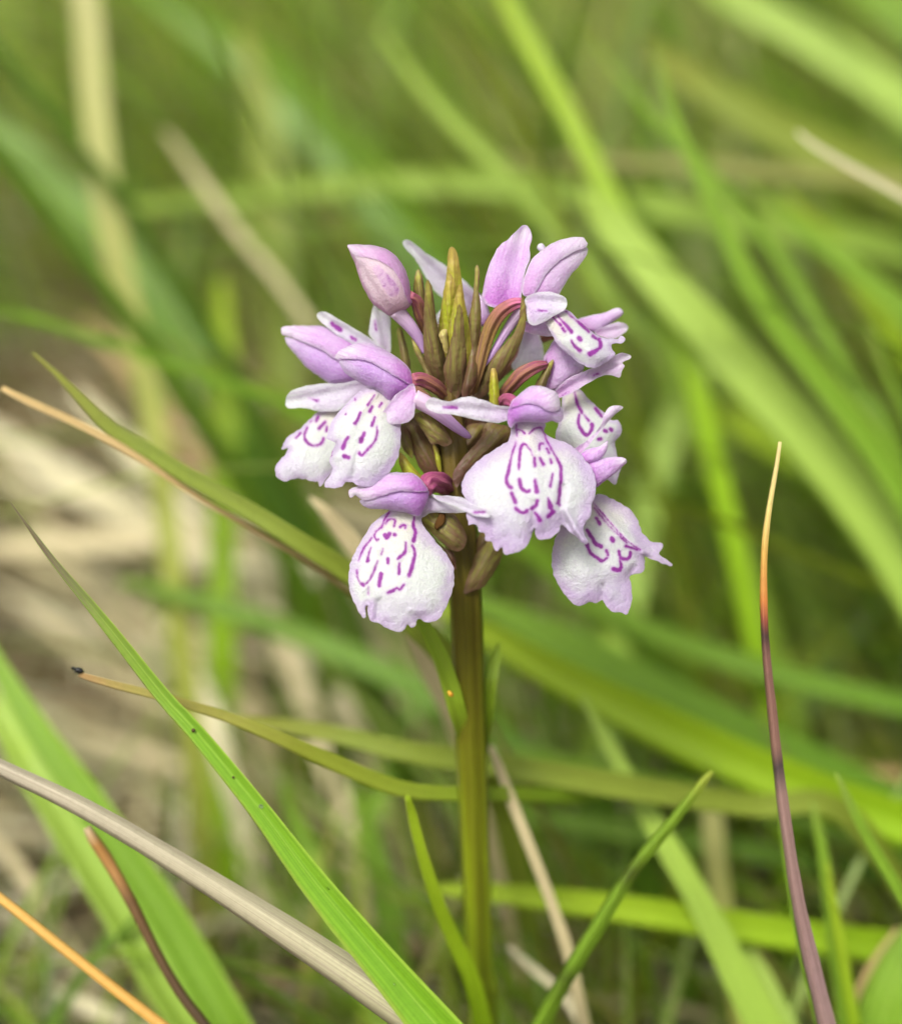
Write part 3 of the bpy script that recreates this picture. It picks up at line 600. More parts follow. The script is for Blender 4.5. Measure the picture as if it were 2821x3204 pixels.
# ---- I: white sepal of a flower on the far side
I = flower(6.5, 5, (820, 1500))
petal('lateral_sepal', 5, [(194,120),(230,96),(290,120),(400,210),(520,292),(650,376),(790,490),(910,600),(970,680),(960,860),(870,880),(740,800),(600,690),(520,620),(420,470),(350,340),(290,260),(210,172)], M['sepal'], I, 6.4, (200,120), (930,820), 0.5, dtip=4.2, folds=[(5,[(260,160),(520,430),(800,680)],14,0.2)])
petal('hood', 5, [(965,640),(1010,700),(1050,760),(1080,900),(1010,980),(960,900)], M['sepal_pink'], I, 3.0, (970,650), (1010,960), 0.5, 0.6)
petal('lip', 5, [(530,880),(545,840),(600,800),(680,830),(700,960),(600,1000),(550,960)], M['sepal'], I, 5.0, (535,880), (690,930), 0.4)
tube('ovary', 5, [(960,800,6.2,60),(930,1000,5.6,60),(880,1250,5.0,50),(830,1500,4.2,40)], M['ovary'], I, n=20, ribs=6, ribamp=0.1, sides=30)

# ---- J: tips of the flower behind H
J = flower(6.6, 5, (1000, 1500))
petal('hood', 2, [(900,780),(1020,740),(1120,720),(1205,688),(1248,715),(1235,745),(1160,795),(1060,860),(960,840)], M['sepal_pink'], J, 4.2, (1240,710), (920,800), 0.7, 0.8)
petal('lateral_sepal', 2, [(1040,860),(1150,805),(1230,790),(1276,815),(1270,850),(1190,908),(1110,900)], M['sepal_pink'], J, 3.8, (1270,830), (1060,870), 0.6)
petal('lateral_sepal', 2, [(456,1090),(500,1010),(545,850),(640,860),(685,1060),(600,1090),(480,1135)], M['sepal'], J, 4.4, (480,1120), (600,870), 0.5)
tube('ovary', 2, [(920,820,4.8,40),(780,860,6.0,44),(600,930,6.6,44),(430,1100,5.6,40),(250,1280,4.6,32)], M['ovary'], J, n=24, ribs=6, ribamp=0.1, sides=30)

# ---- K: the right flower in profile
K = flower(3.6, 2, (330, 1360))
petal('hood', 2, [(676,1060),(720,970),(770,910),(830,955),(900,1030),(970,1085),(950,1150),(870,1200),(780,1270),(690,1270),(715,1150)], M['sepal_pink'], K, 2.2, (960,1100), (690,1090), 1.3, 1.4)
petal('lateral_sepal', 2, [(750,1290),(830,1210),(900,1168),(1000,1128),(1100,1080),(1180,1030),(1240,1008),(1302,1030),(1290,1052),(1240,1080),(1256,1102),(1236,1140),(1220,1182),(1120,1166),(1000,1222),(900,1282),(820,1322),(785,1325)], M['sepal_pink'], K, 0.4, (1290,1030), (780,1300), 0.8, marks=[(2,[(1035,1168),(1075,1156)],3),(2,[(808,1316),(855,1286)],2.5)], folds=[(2,[(800,1290),(1000,1160),(1250,1030)],14,0.25)])
petal('lip', 2, [(880,1270),(930,1262),(1000,1330),(1060,1390),(1110,1430),(1160,1480),(1210,1490),(1236,1540),(1226,1590),(1190,1640),(1200,1720),(1226,1800),(1225,1845),(1190,1942),(1140,1910),(1050,1820),(900,1720),(770,1630),(782,1530),(806,1430),(820,1320)], M['lip'], K, 2.6, (1100,1860), (900,1270), 1.5, res=4.4, tilt=(0.3,-0.2),
      marks=[(2,[(900,1288),(924,1378),(952,1432)],(4,6)),(2,[(934,1445),(928,1510),(958,1570),(990,1592),(1020,1560),(1026,1518)],(4.5,7)),(2,[(970,1450),(1002,1492)],(3,4)),(2,[(1045,1400),(1092,1462)],(3,5)),(2,[(1114,1558),(1124,1562)],6),(2,[(1156,1548),(1162,1556)],6),(2,[(1072,1622),(1086,1618)],7)])
tube('ovary', 2, [(700,1090,1.2,24),(620,1110,0.6,44),(530,1160,0.6,54),(460,1230,1.2,48),(390,1310,2.4,40),(340,1370,3.8,34)], M['ovary'], K, n=30, ribs=6, ribamp=0.15, ribtwist=1.2, sides=40)

# ---- G: half-hidden flower at the right edge, under K
G = flower(5.8, 4, (380, 300))
petal('lateral_sepal', 2, [(900,1690),(1000,1620),(1080,1530),(1110,1450),(1140,1400),(1190,1380),(1246,1395),(1210,1430),(1150,1482),(1090,1562),(1020,1642),(950,1720),(900,1740)], M['sepal_pink'], G, -0.4, (1240,1395), (910,1720), 0.5, thick=0.35)
petal('hood', 2, [(930,1740),(1000,1690),(1080,1670),(1136,1630),(1126,1700),(1090,1755),(1000,1800),(930,1800)], M['hood'], G, -0.8, (1130,1640), (940,1770), 0.6, 0.7)
petal('hood', 2, [(950,1800),(1080,1762),(1150,1750),(1210,1745),(1266,1760),(1271,1790),(1240,1815),(1180,1870),(1100,1930),(1050,1962),(960,1900)], M['hood'], G, -0.6, (1265,1775), (970,1850), 0.7, 0.8)
tube('ovary', 2, [(980,1810,0.2,60),(860,1830,2.4,60),(660,1850,5.0,56),(400,1960,6.2,44)], M['ovary'], G, n=24, ribs=6, ribamp=0.12, sides=30)

# ---- narrow sheathing leaves on the stem
LEAFG = tube_mat('sheath_green', [(0, (160, 190, 50)), (0.5, (156, 186, 46)), (1, (140, 150, 54))], 0.42, (130, 140, 50), 0.35, 0.4, 5.0)
def leaf(pts, **kw):
    q = src(8, pts); path = [P(a[0], a[1], a[2] / 1000) for a in q]
    sweep('leaf', path, [a[3] / 2.92 / FPX * (FOCUS + a[2] / 1000) for a in q], LEAFG, orchid, section='blade', fold=0.35, thick=0.25, n=40, **kw)
leaf([(130,300,6,16),(215,450,6.5,64),(300,620,7,78),(385,800,7.5,84),(450,1000,8,88),(505,1200,8.5,90),(560,1400,10,76),(600,1640,13,40),(640,1900,15,20)])
leaf([(905,620,12,14),(860,780,11.5,58),(832,950,11,62),(806,1150,11.5,62),(795,1350,12.5,50),(775,1560,14,34),(740,1800,16,20)])
eg = src(8, [(462, 1080)])[0]
mesh_sp = tube('egg', 8, [(440,1062,5.6,6),(452,1070,5.4,18),(464,1084,5.4,22),(478,1096,5.6,16),(486,1102,5.8,5)], tube_mat('orange_egg', [(0, (214, 160, 50)), (1, (206, 140, 40))]), orchid, n=12)

# ================================================================ grasses
def blade_mat(name, stops, streak, amt=0.35, trans=0.35, rough=0.42, stripes=14.0, spec=0.4, edge=None, eamt=0.6):
    b = NB(name); uv = b.uv(); pos = b.pos()
    n1 = b.noise(pos, 160, 4); n2 = b.noise(pos, 1800, 3)
    v = b.math('ADD', uv.outputs[1], b.math('MULTIPLY', b.math('SUBTRACT', n1, 0.5), 0.05))
    r = b.n('ShaderNodeValToRGB'); b.put(r.inputs[0], v)
    while len(r.color_ramp.elements) < len(stops): r.color_ramp.elements.new(0.5)
    for e, (p, c) in zip(r.color_ramp.elements, stops): e.position = p; e.color = lin(c) + (1,)
    c = r.outputs[0]
    cx = b.n('ShaderNodeCombineXYZ'); b.put(cx.inputs[0], b.math('MULTIPLY', uv.outputs[0], stripes * 2.2)); b.put(cx.inputs[1], b.math('MULTIPLY', uv.outputs[1], 4.0))
    st = b.noise(cx.outputs[0], 1.0, 2)
    c = b.mix(b.math('MULTIPLY', b.mp(st, 0.4, 0.62), amt), c, lin(streak))
    if edge:
        ed = b.math('ABSOLUTE', b.math('SUBTRACT', uv.outputs[0], 0.5))
        c = b.mix(b.math('MULTIPLY', b.mp(ed, 0.36, 0.47, smooth=True), eamt), c, lin(edge))
        c = b.mix(b.math('MULTIPLY', b.mp(ed, 0.035, 0.0, smooth=True), eamt * 0.5), c, lin(edge))
    c = b.mix(b.math('MULTIPLY', b.mp(n2, 0.5, 0.75), 0.12), c, lin((60, 66, 24)))
    nrm = b.bump(b.math('ADD', st, b.math('MULTIPLY', n2, 0.3)), 0.5, 0.00025)
    return b.finish(c, rough, trans, spec, nrm)
BM = {}
def bm(key, *a, **k):
    BM[key] = blade_mat(key, *a, **k)
bm('fresh', [(0, (156, 176, 72)), (0.06, (138, 174, 48)), (0.5, (128, 168, 41)), (1, (118, 152, 38))], (98, 140, 30), edge=(170, 204, 83), eamt=0.7)
bm('yellow_green', [(0, (168, 190, 44)), (0.5, (154, 192, 27)), (1, (134, 174, 28))], (130, 172, 21))
bm('pale_green', [(0, (174, 200, 83)), (0.5, (162, 192, 74)), (1, (138, 172, 54))], (140, 174, 61))
bm('mid_green', [(0, (122, 156, 43)), (0.5, (104, 144, 33)), (1, (90, 124, 28))], (84, 122, 28))
bm('olive', [(0, (160, 160, 66)), (0.1, (140, 156, 54)), (0.5, (144, 160, 56)), (1, (112, 134, 36))], (122, 138, 43))
bm('straw', [(0, (216, 202, 158)), (0.5, (206, 194, 150)), (1, (170, 156, 108))], (170, 150, 100), trans=0.2)
bm('cream', [(0, (236, 228, 190)), (0.5, (228, 219, 178)), (1, (196, 182, 136))], (190, 176, 130), trans=0.2)
bm('straw_green', [(0, (190, 186, 124)), (0.5, (172, 178, 80)), (1, (140, 150, 57))], (150, 156, 64), trans=0.25)
bm('crisp', [(0, (118, 72, 84)), (0.05, (120, 84, 84)), (0.11, (132, 150, 54)), (0.2, (134, 178, 46)), (0.6, (128, 178, 38)), (1, (118, 164, 34))], (96, 146, 24), 0.55, 0.3, 0.4, 9.0, edge=(186, 214, 86))
bm('mauve', [(0, (172, 162, 142)), (0.12, (184, 174, 148)), (0.35, (190, 184, 148)), (0.6, (186, 190, 130)), (1, (164, 174, 100))], (150, 136, 118), 0.6, 0.1, 0.5, 14.0)
bm('brown', [(0, (206, 190, 150)), (0.03, (190, 140, 80)), (0.1, (104, 76, 44)), (0.3, (70, 56, 38)), (1, (66, 52, 36))], (52, 40, 28), 0.4, 0.0, 0.45, 5.0)
bm('orange', [(0, (212, 170, 90)), (0.6, (210, 160, 76)), (1, (180, 130, 60))], (180, 128, 60), 0.35, 0.1, 0.45, 5.0)
bm('tan_tip', [(0, (204, 178, 120)), (0.35, (176, 150, 98)), (0.6, (138, 124, 66)), (1, (110, 128, 36))], (150, 110, 66), trans=0.15)
bm('bicolour', [(0, (226, 206, 140)), (0.05, (218, 198, 120)), (0.09, (206, 162, 76)), (0.125, (196, 120, 56)), (0.14, (140, 72, 52)), (0.152, (54, 38, 38)), (0.172, (120, 84, 74)), (0.24, (124, 92, 80)), (0.262, (54, 50, 52)), (0.285, (140, 112, 104)), (0.45, (140, 114, 112)), (1, (126, 126, 60))], (108, 76, 66), 0.3, 0.0, 0.42, 4.0)
bm('twig_green', [(0, (200, 150, 112)), (0.04, (196, 180, 100)), (0.16, (160, 166, 57)), (0.4, (150, 184, 44)), (1, (130, 166, 36))], (128, 150, 43))
bm('dark_spot', [(0, (180, 190, 70)), (0.05, (140, 172, 50)), (0.12, (132, 164, 44)), (0.15, (84, 96, 34)), (0.18, (132, 166, 44)), (0.28, (126, 160, 44)), (0.31, (88, 104, 34)), (0.34, (128, 162, 44)), (1, (112, 146, 40))], (104, 140, 34))

def blade(name, label, mat, pts, cat='grass blade', section='blade', fold=0.3, thick=0.12, twist=0.0, group=None, root=0.5, jit=0.06, n=60, at_root=None):
    """pts: (x, y in 1800-wide photo px, depth mm, half width px), tip first; then down to the ground"""
    q = src(9, pts); s = CROPS[9][2]
    path = [P(a[0], a[1], a[2] / 1000) for a in q]
    wd = [max(a[3] / s / FPX * (FOCUS + a[2] / 1000), 0.00006) for a in q]
    t = (path[-1] - path[-2]); t.normalize()
    if path[-1].z - terrain(path[-1].x, path[-1].y) > 0.02: path.append(path[-1] + t * 0.012); wd.append(wd[-1] * 1.04)
    e = path[-1]
    hgt = e.z - terrain(e.x, e.y)
    if hgt > 0.002:
        k = hgt * root
        r = Vector((e.x + t.x * k, e.y + t.y * k, 0)) if at_root is None else Vector((at_root[0], at_root[1], 0))
        r.z = terrain(r.x, r.y) - 0.002
        m = e.lerp(r, 0.5) + Vector((t.x, t.y, 0)) * k * 0.18
        path += [m, r]; wd += [wd[-1] * 1.0, wd[-1] * 0.85]
    else:
        path[-1].z = terrain(e.x, e.y) - 0.002
    o = sweep(name, path, wd, BM[mat] if isinstance(mat, str) else mat, None, section, fold, thick, twist, n, 16, jitter=jit, seed=(hash_(label)))
    tag(o, label, cat, group); return o
def hash_(s):
    h = 7
    for ch in s: h = (h * 31 + ord(ch)) % 10007
    return h / 97.0

# ---- sharp and nearly sharp grasses around the orchid
b1 = blade('grass_shoot', 'crisp bright green folded blade with purple tip slanting down to the orchid stem foot', 'crisp',
      [(22,1003,1.0,2),(60,1055,0.6,5),(110,1122,0.2,8),(180,1205,-0.2,12),(240,1279,-0.5,15),(330,1392,-0.9,18),(392,1460,-1.2,20),(517,1612,-1.6,24),(637,1770,-2.0,33),(802,1965,-2.6,45),(910,2090,-3.0,54)], fold=0.5, thick=0.1, n=90, jit=0.03)
# dew and specks on the crisp blade
DEW = NB('dew'); pz = DEW.n('ShaderNodeBsdfPrincipled'); pz.inputs['Transmission Weight'].default_value = 1.0; pz.inputs['Roughness'].default_value = 0.02; pz.inputs['IOR'].default_value = 1.33
DEW.t.links.new(pz.outputs[0], DEW.out.inputs[0]); DEW = DEW.m
SPK = NB('speck'); SPK = SPK.finish(lin((70, 60, 26)) + (1,), 0.6, 0, 0.3)
def bead(name, x, y, d, r, mat, parent, sq=0.6):
    q = src(9, [(x, y)])[0]; c = P(q[0], q[1], d / 1000); rr = r / CROPS[9][2] / FPX * FOCUS
    V, F = [], []; ns, nr = 12, 7
    for i in range(nr + 1):
        a = math.pi * i / nr
        for k in range(ns):
            ph = 2 * math.pi * k / ns
            V.append(c + RIGHT * (rr * math.sin(a) * math.cos(ph)) + UPV * (rr * math.sin(a) * math.sin(ph)) - VIEW * (rr * sq * math.cos(a)))
    for i in range(nr):
        for k in range(ns): F.append((i * ns + k, (i + 1) * ns + k, (i + 1) * ns + (k + 1) % ns, i * ns + (k + 1) % ns))
    return mesh_obj(name, V, F, mat, parent, c)
for x, y, d, r in ((657,1772,-2.3,5),(521,1610,-1.9,4),(787,1966,-2.8,4),(833,2018,-2.9,4)): bead('dewdrop', x, y, d, r, DEW, b1)
for x, y, d, r in ((386,1458,-1.5,4),(466,1552,-1.7,2.5)): bead('speck', x, y, d, r, SPK, b1, 0.5)

blade('grass_stalk', 'greyish mauve grass stem running under the crisp bright green blade', 'mauve',
      [(-160,1450,3.6,15),(0,1530,3.2,19),(176,1616,2.6,23),(400,1748,2.0,28),(600,1875,1.4,36),(800,2010,1.0,44),(920,2095,0.8,48)], 'grass stem', fold=-0.55, thick=0.5, n=80, jit=0.03)
blade('grass_shoot', 'broad green blade behind the mauve stem, upper of two side by side', 'fresh',
      [(-160,1080,40,14),(0,1335,35,22),(70,1450,33,30),(190,1620,31,40),(330,1830,29,48),(450,2040,27,52),(500,2130,27,52)], fold=0.5)
blade('grass_shoot', 'broad pale green blade behind the mauve stem, lower of two side by side', 'pale_green',
      [(-200,1180,44,14),(0,1440,40,32),(60,1540,37,38),(160,1700,35,42),(270,1880,33,44),(380,2060,31,46),(420,2130,31,46)], fold=0.5)
blade('dead_stalk', 'thin dark brown broken stalk with a pale top against the broad green blades', 'brown',
      [(174,1652,8,8),(186,1674,8,11),(212,1712,9,12),(262,1800,9,11),(312,1900,9,10),(362,1985,9,10),(420,2060,9,10)], 'dead stalk', 'round', n=60, jit=0.12)
blade('dead_stalk', 'thin orange dry stalk below the broad green blades', 'orange',
      [(-140,1690,6,6),(0,1792,6,9),(110,1880,6,10),(230,1975,6,11),(340,2060,6,11)], 'dead stalk', 'round', n=50)
blade('grass_shoot', 'narrow olive green blade curving in behind the lowest orchid lip', 'olive',
      [(66,705,11,2),(115,748,11,6),(165,800,11,11),(225,858,11,15),(300,903,11,18),(375,951,11,19),(500,1021,11,20),(600,1083,11,21),(700,1146,12,23),(800,1225,14,25),(900,1330,18,28),(960,1500,26,28)], fold=0.4, thick=0.2)
blade('dry_straw', 'tan dry blade tip lying along the narrow olive blade', 'tan_tip',
      [(4,775,10,6),(60,803,10,8.5),(125,832,10,9),(190,864,10,8.5),(250,898,10,8),(310,936,10.5,7),(400,996,11.5,6),(520,1066,13,6),(640,1140,15,6),(760,1230,20,6)], 'dry grass')
blade('dry_straw', 'pale cream dry blade tip poking out behind the lowest lip', 'straw',
      [(618,993,20,3),(645,1018,20,12),(680,1060,21,20),(730,1120,22,24),(790,1200,24,24),(850,1330,28,22)], 'dry grass', fold=0.4)
blade('grass_stalk', 'thin wiry green stem tipped by a tiny black beetle', 'twig_green',
      [(158,1346,4.6,4),(180,1353,4.6,6.5),(240,1370,4.6,8),(320,1390,5,9),(450,1430,6,11),(560,1475,7,14),(680,1528,9,18),(790,1572,11,18),(880,1584,13,17),(1000,1584,17,16),(1150,1590,26,14)], 'grass stem', fold=0.3, thick=0.5)
blade('grass_shoot', 'brownish green blade passing behind the wiry beetle stem', 'olive',
      [(470,1432,22,4),(560,1447,22,14),(660,1465,22,20),(800,1500,22,24),(920,1520,23,26),(1080,1545,24,28),(1260,1575,26,28),(1500,1610,30,26)], fold=0.4)
blade('grass_shoot', 'short green blade tip leaning onto the orchid stem foot', 'yellow_green',
      [(813,1588,7,6),(822,1620,8,11),(840,1690,9,13),(872,1790,11,15),(905,1870,13,18),(945,1960,15,20),(970,2060,18,22)], fold=0.5, thick=0.25)
blade('dry_straw', 'upright straw blade standing just beside the orchid stem', 'straw',
      [(980,1488,17,6),(996,1530,17,10),(1022,1600,17.5,12),(1060,1695,18,12),(1098,1795,19,12),(1135,1905,20,13),(1170,2060,22,13)], 'dry grass', fold=0.3)
blade('grass_shoot', 'thick tubular dark green blade tip with dark bands, crossing the long level blade', 'dark_spot',
      [(1421,1540,8,6),(1400,1562,8,13),(1340,1640,9,16),(1262,1735,10,19),(1190,1850,11,21),(1120,1965,12,23),(1065,2065,13,24)], 'grass blade', fold=-0.75, thick=0.5, n=60)
blade('grass_stalk', 'slender two-tone dry stem, yellow top turning dark reddish brown', 'bicolour',
      [(1556,882,2,3.6),(1549,930,2,4.6),(1535,1010,2,6),(1526,1080,2,7),(1523,1150,2,7.5),(1524,1230,2,8.5),(1528,1300,2.2,9.5),(1540,1420,2.6,10.5),(1552,1530,3,11.5),(1568,1650,3.6,13),(1590,1790,4.4,15),(1618,1920,5.2,18),(1652,2060,6,20)], 'grass stem', fold=-0.4, thick=0.9, n=100, jit=0.12)
blade('grass_shoot', 'green edged blade running beside the reddish brown stem', 'fresh',
      [(1548,1560,8,3),(1560,1650,8,8),(1580,1790,9,10),(1606,1920,10,12),(1640,2060,11,12)], fold=0.3)
blade('grass_shoot', 'long yellowish green blade lying level past the orchid stem foot', 'yellow_green',
      [(850,1772,30,5),(930,1778,30,18),(1050,1790,30,24),(1200,1808,31,28),(1400,1838,32,32),(1600,1868,33,34),(1850,1900,34,34)], fold=0.3)
blade('grass_shoot', 'wide glossy green blade fanning out from behind the orchid stem', 'yellow_green',
      [(860,1200,44,10),(980,1270,43,26),(1100,1340,42,38),(1250,1415,41,46),(1450,1510,40,50),(1650,1590,39,50),(1880,1670,38,50)], fold=0.35)
blade('grass_shoot', 'dark green blade above the wide glossy one', 'mid_green',
      [(900,1180,56,8),(1050,1250,56,34),(1200,1330,56,44),(1400,1430,56,46),(1600,1520,56,44),(1850,1640,56,40)], fold=0.2)
blade('grass_shoot', 'pale green blade slanting down across the level blade', 'pale_green',
      [(1160,1390,32,6),(1215,1490,31,16),(1270,1590,30,22),(1330,1690,29,26),(1400,1810,28,30),(1465,1940,27,36),(1540,2080,26,44)], fold=0.4)
blade('grass_shoot', 'fine green tip arching beyond the twin upright shoots', 'fresh',
      [(1668,1543,14,3),(1690,1590,14,9),(1725,1660,14,12),(1775,1745,14,14),(1850,1870,14,15)], fold=0.4)
blade('grass_shoot', 'upright green shoot closest to the reddish brown stem', 'fresh',
      [(1620,1600,24,3),(1632,1650,24,10),(1648,1740,24,13),(1662,1850,24,15),(1680,1980,24,16),(1690,2070,24,16)], fold=0.3)
blade('grass_shoot', 'yellow green shoot rising just beside the upright green shoot', 'yellow_green',
      [(1650,1720,22,4),(1662,1800,22,10),(1680,1900,22,12),(1704,2040,22,13),(1712,2090,22,13)], fold=0.3)
blade('dry_straw', 'broad pale straw blade standing behind the tubular green blade', 'straw_green',
      [(1412,1560,46,6),(1420,1620,46,22),(1428,1710,46,24),(1440,1800,46,22),(1455,1890,45,20)], 'dry grass')
blade('meadow_leaf', 'broad bright green leaf leaning over the small tan twig', 'fresh',
      [(1900,1780,26,20),(1830,1880,26,40),(1780,1980,26,52),(1750,2080,26,60)], 'leaf', fold=0.2)
blade('dead_stalk', 'small tan twig leaning against the broad bright leaf', 'tan_tip',
      [(1795,1855,30,8),(1755,1910,30,10),(1720,1970,30,12),(1690,2050,30,12)], 'dead stalk', 'round')
blade('meadow_leaf', 'pale yellow green withered leaf at the foot of the reddish brown stem', 'pale_green',
      [(1440,1850,34,10),(1470,1900,34,30),(1500,1970,33,48),(1545,2080,31,56)], 'leaf', fold=0.3)
blade('dry_straw', 'bleached thin straw hooked beside the orchid stem foot', 'cream',
      [(1015,1890,30,4),(1040,1915,30,7),(1075,1945,30,9),(1120,1985,30,8),(1170,2060,30,8)], 'dry grass')
# beetle on the stem tip
bt = empty('beetle', P(*src(9, [(156, 1338)])[0], 0.0046)); tag(bt, 'tiny shiny black beetle perched on a wiry stem tip', 'beetle')
BK = NB('beetle_black'); BK = BK.finish(lin((26, 26, 24)) + (1,), 0.22, 0, 0.6, coat=0.4)
def bpart(name, pts): 
    q = src(9, pts); sweep(name, [P(a[0], a[1], a[2] / 1000) for a in q], [a[3] / CROPS[9][2] / FPX * FOCUS for a in q], BK, bt, n=14, sides=12)
bpart('wing_case', [(168,1343,4.7,1),(166,1342,4.7,4.5),(160,1339,4.6,7),(154,1337,4.6,6.5),(150,1335,4.6,3)])
bpart('head', [(151,1336,4.6,3.5),(147,1334,4.6,4),(144,1332,4.6,2)])
for x in (150, 155, 161): bpart('leg', [(x,1338,4.3,0.8),(x-1,1343,4.2,0.8),(x-3,1347,4.6,0.6)])

# ---- large soft blades further back
G_ = 'tall soft blades behind the orchid'
far = [
 ('broad pale green blade slanting down past the two-tone stem', 'pale_green', [(1160,380,62,8),(1220,450,62,40),(1350,600,60,48),(1500,760,58,52),(1650,925,56,56),(1800,1130,54,58),(1950,1400,52,58)], 0.2),
 ('green blade with a fine tip crossing the broad pale green blade', 'fresh', [(1303,85,48,3),(1320,150,48,10),(1350,250,48,17),(1400,360,48,24),(1450,470,48,28),(1530,620,48,34),(1640,760,48,40),(1760,920,48,44),(1900,1150,48,46)], 0.45),
 ('yellow green blade dropping behind the topmost open flower', 'yellow_green', [(940,-150,75,16),(1010,0,74,26),(1080,130,72,30),(1150,260,70,30),(1210,380,68,30),(1265,480,66,28),(1330,640,64,30)], 0.3),
 ('long pale blade arching level above the flower spike', 'pale_green', [(180,420,110,8),(400,402,108,26),(700,370,106,34),(950,368,104,38),(1200,395,102,40),(1450,440,100,42),(1700,480,98,44),(2000,540,96,44)], 0.2),
 ('straight pale blade lying level over the arching one', 'straw_green', [(980,318,88,6),(1200,322,88,18),(1400,330,87,22),(1600,345,86,24),(1900,370,85,26)], 0.2),
 ('cream withered blade tip catching light beside the olive blade', 'cream', [(1590,262,40,4),(1620,288,40,8),(1690,330,40,10),(1760,368,40,11),(1900,450,40,12)], 0.4),
 ('very wide pale blade leaning over the olive blade', 'pale_green', [(1300,-120,130,20),(1450,-10,128,44),(1620,85,124,54),(1800,205,120,58),(2000,370,116,58)], 0.2),
 ('second wide blade leaning above the very wide one', 'fresh', [(1500,-230,150,24),(1640,-100,148,34),(1760,10,146,38),(1950,170,142,40)], 0.2),
 ('wide olive blade above the level straw blade', 'olive', [(1250,60,96,10),(1380,160,96,46),(1500,235,95,60),(1650,310,94,66),(1850,400,92,66)], 0.25),
 ('narrow green blade pointing up beside the fine tipped one', 'fresh', [(1185,85,62,4),(1240,155,62,12),(1310,240,62,16),(1420,350,61,18),(1560,520,60,20),(1700,760,58,20)], 0.4),
 ('tall bleached straw stalk standing behind the tan dry tip', 'straw_green', [(130,-200,80,30),(170,0,79,40),(186,180,78,42),(206,360,77,40),(240,550,76,38),(280,700,75,36),(310,860,74,34),(330,1020,73,32)], 0.1),
 ('wide green blade bending from the top toward the flower bud', 'mid_green', [(260,-40,150,20),(420,60,148,70),(560,180,146,84),(700,340,142,84),(840,510,138,80),(980,700,134,76)], 0.3),
 ('thin tan stalk slanting behind the flower bud', 'straw', [(330,260,90,8),(400,360,90,14),(480,470,89,14),(570,580,88,13),(680,740,87,13)], 0.2),
 ('upright bright green blade among the dead thatch', 'yellow_green', [(440,560,95,14),(450,700,95,36),(450,830,94,44),(448,960,93,44),(446,1120,92,40)], 0.2),
 ('soft green blade arching in behind the orchid stem', 'mid_green', [(240,1160,70,10),(360,1190,69,24),(520,1240,68,34),(700,1310,66,38),(860,1390,64,40),(1020,1490,62,40)], 0.3),
 ('blue green blade leaning across the tall bleached stalk', 'mid_green', [(-120,180,120,20),(0,270,118,44),(120,380,116,54),(240,520,113,56),(370,700,110,54)], 0.2),
 ('long yellow green blade falling behind the bud', 'olive', [(480,60,125,14),(520,200,124,44),(535,360,122,56),(548,520,120,56),(560,700,118,50)], 0.2),
 ('slim pale blade crossing above the white back sepal', 'pale_green', [(760,60,80,6),(830,160,80,18),(920,260,79,24),(1020,360,78,26),(1120,470,77,26),(1240,620,75,26)], 0.3),
 ('green blade drooping beyond the broad pale one', 'fresh', [(1480,360,66,6),(1580,440,66,24),(1680,520,65,30),(1800,620,64,32),(1960,780,62,32)], 0.3),
 ('bright green blade falling past the two-tone stem top', 'yellow_green', [(1560,380,80,8),(1640,470,80,26),(1730,590,79,30),(1840,760,78,30)], 0.2),
 ('narrow upright blade beyond the two-tone stem', 'fresh', [(1730,650,44,3),(1750,700,44,9),(1790,790,44,12),(1860,930,44,13)], 0.3),
 ('soft green blade rising behind the lip with white outer flap', 'pale_green', [(1440,640,90,8),(1390,740,90,36),(1340,850,89,44),(1300,980,88,46),(1270,1120,87,44)], 0.2),
 ('dark green blade lying low behind the lip with white outer flap', 'mid_green', [(1120,1180,60,8),(1250,1240,60,30),(1400,1300,60,36),(1600,1360,59,36),(1850,1420,58,34)], 0.3),
 ('bright blade band crossing beside the dry yellow top', 'yellow_green', [(1330,760,100,10),(1460,840,100,34),(1600,920,99,40),(1850,1060,98,40)], 0.2),
 ('level green blade behind the tubular blade', 'fresh', [(985,1500,48,8),(1100,1520,48,26),(1250,1560,48,32),(1420,1590,48,34),(1600,1640,48,34),(1850,1720,47,32)], 0.3),
 ('low dark blade behind the straw upright', 'mid_green', [(980,1620,56,10),(1120,1640,55,30),(1300,1670,54,34),(1500,1700,53,34),(1850,1760,52,30)], 0.3),
 ('green blade rising between the crisp blade and the stem', 'mid_green', [(560,1560,50,8),(600,1660,50,30),(640,1760,49,36),(690,1880,48,40),(740,2010,47,40)], 0.3),
 ('dim blue green blade under the crisp blade', 'mid_green', [(700,1560,52,10),(740,1680,52,34),(770,1800,51,40),(790,1950,50,40)], 0.2),
 ('pale green blade low behind the short green tip', 'pale_green', [(620,1700,44,6),(650,1790,44,22),(700,1900,43,26),(760,2040,42,28)], 0.2),
]
for lab, mt, pts, fo in far:
    k = 0.95 if lab.startswith('broad pale') else 0.72
    blade('grass_shoot', lab, mt, [(x, y, d_, h_ * k) for x, y, d_, h_ in pts], 'grass blade', fold=fo, thick=0.06, group=G_)
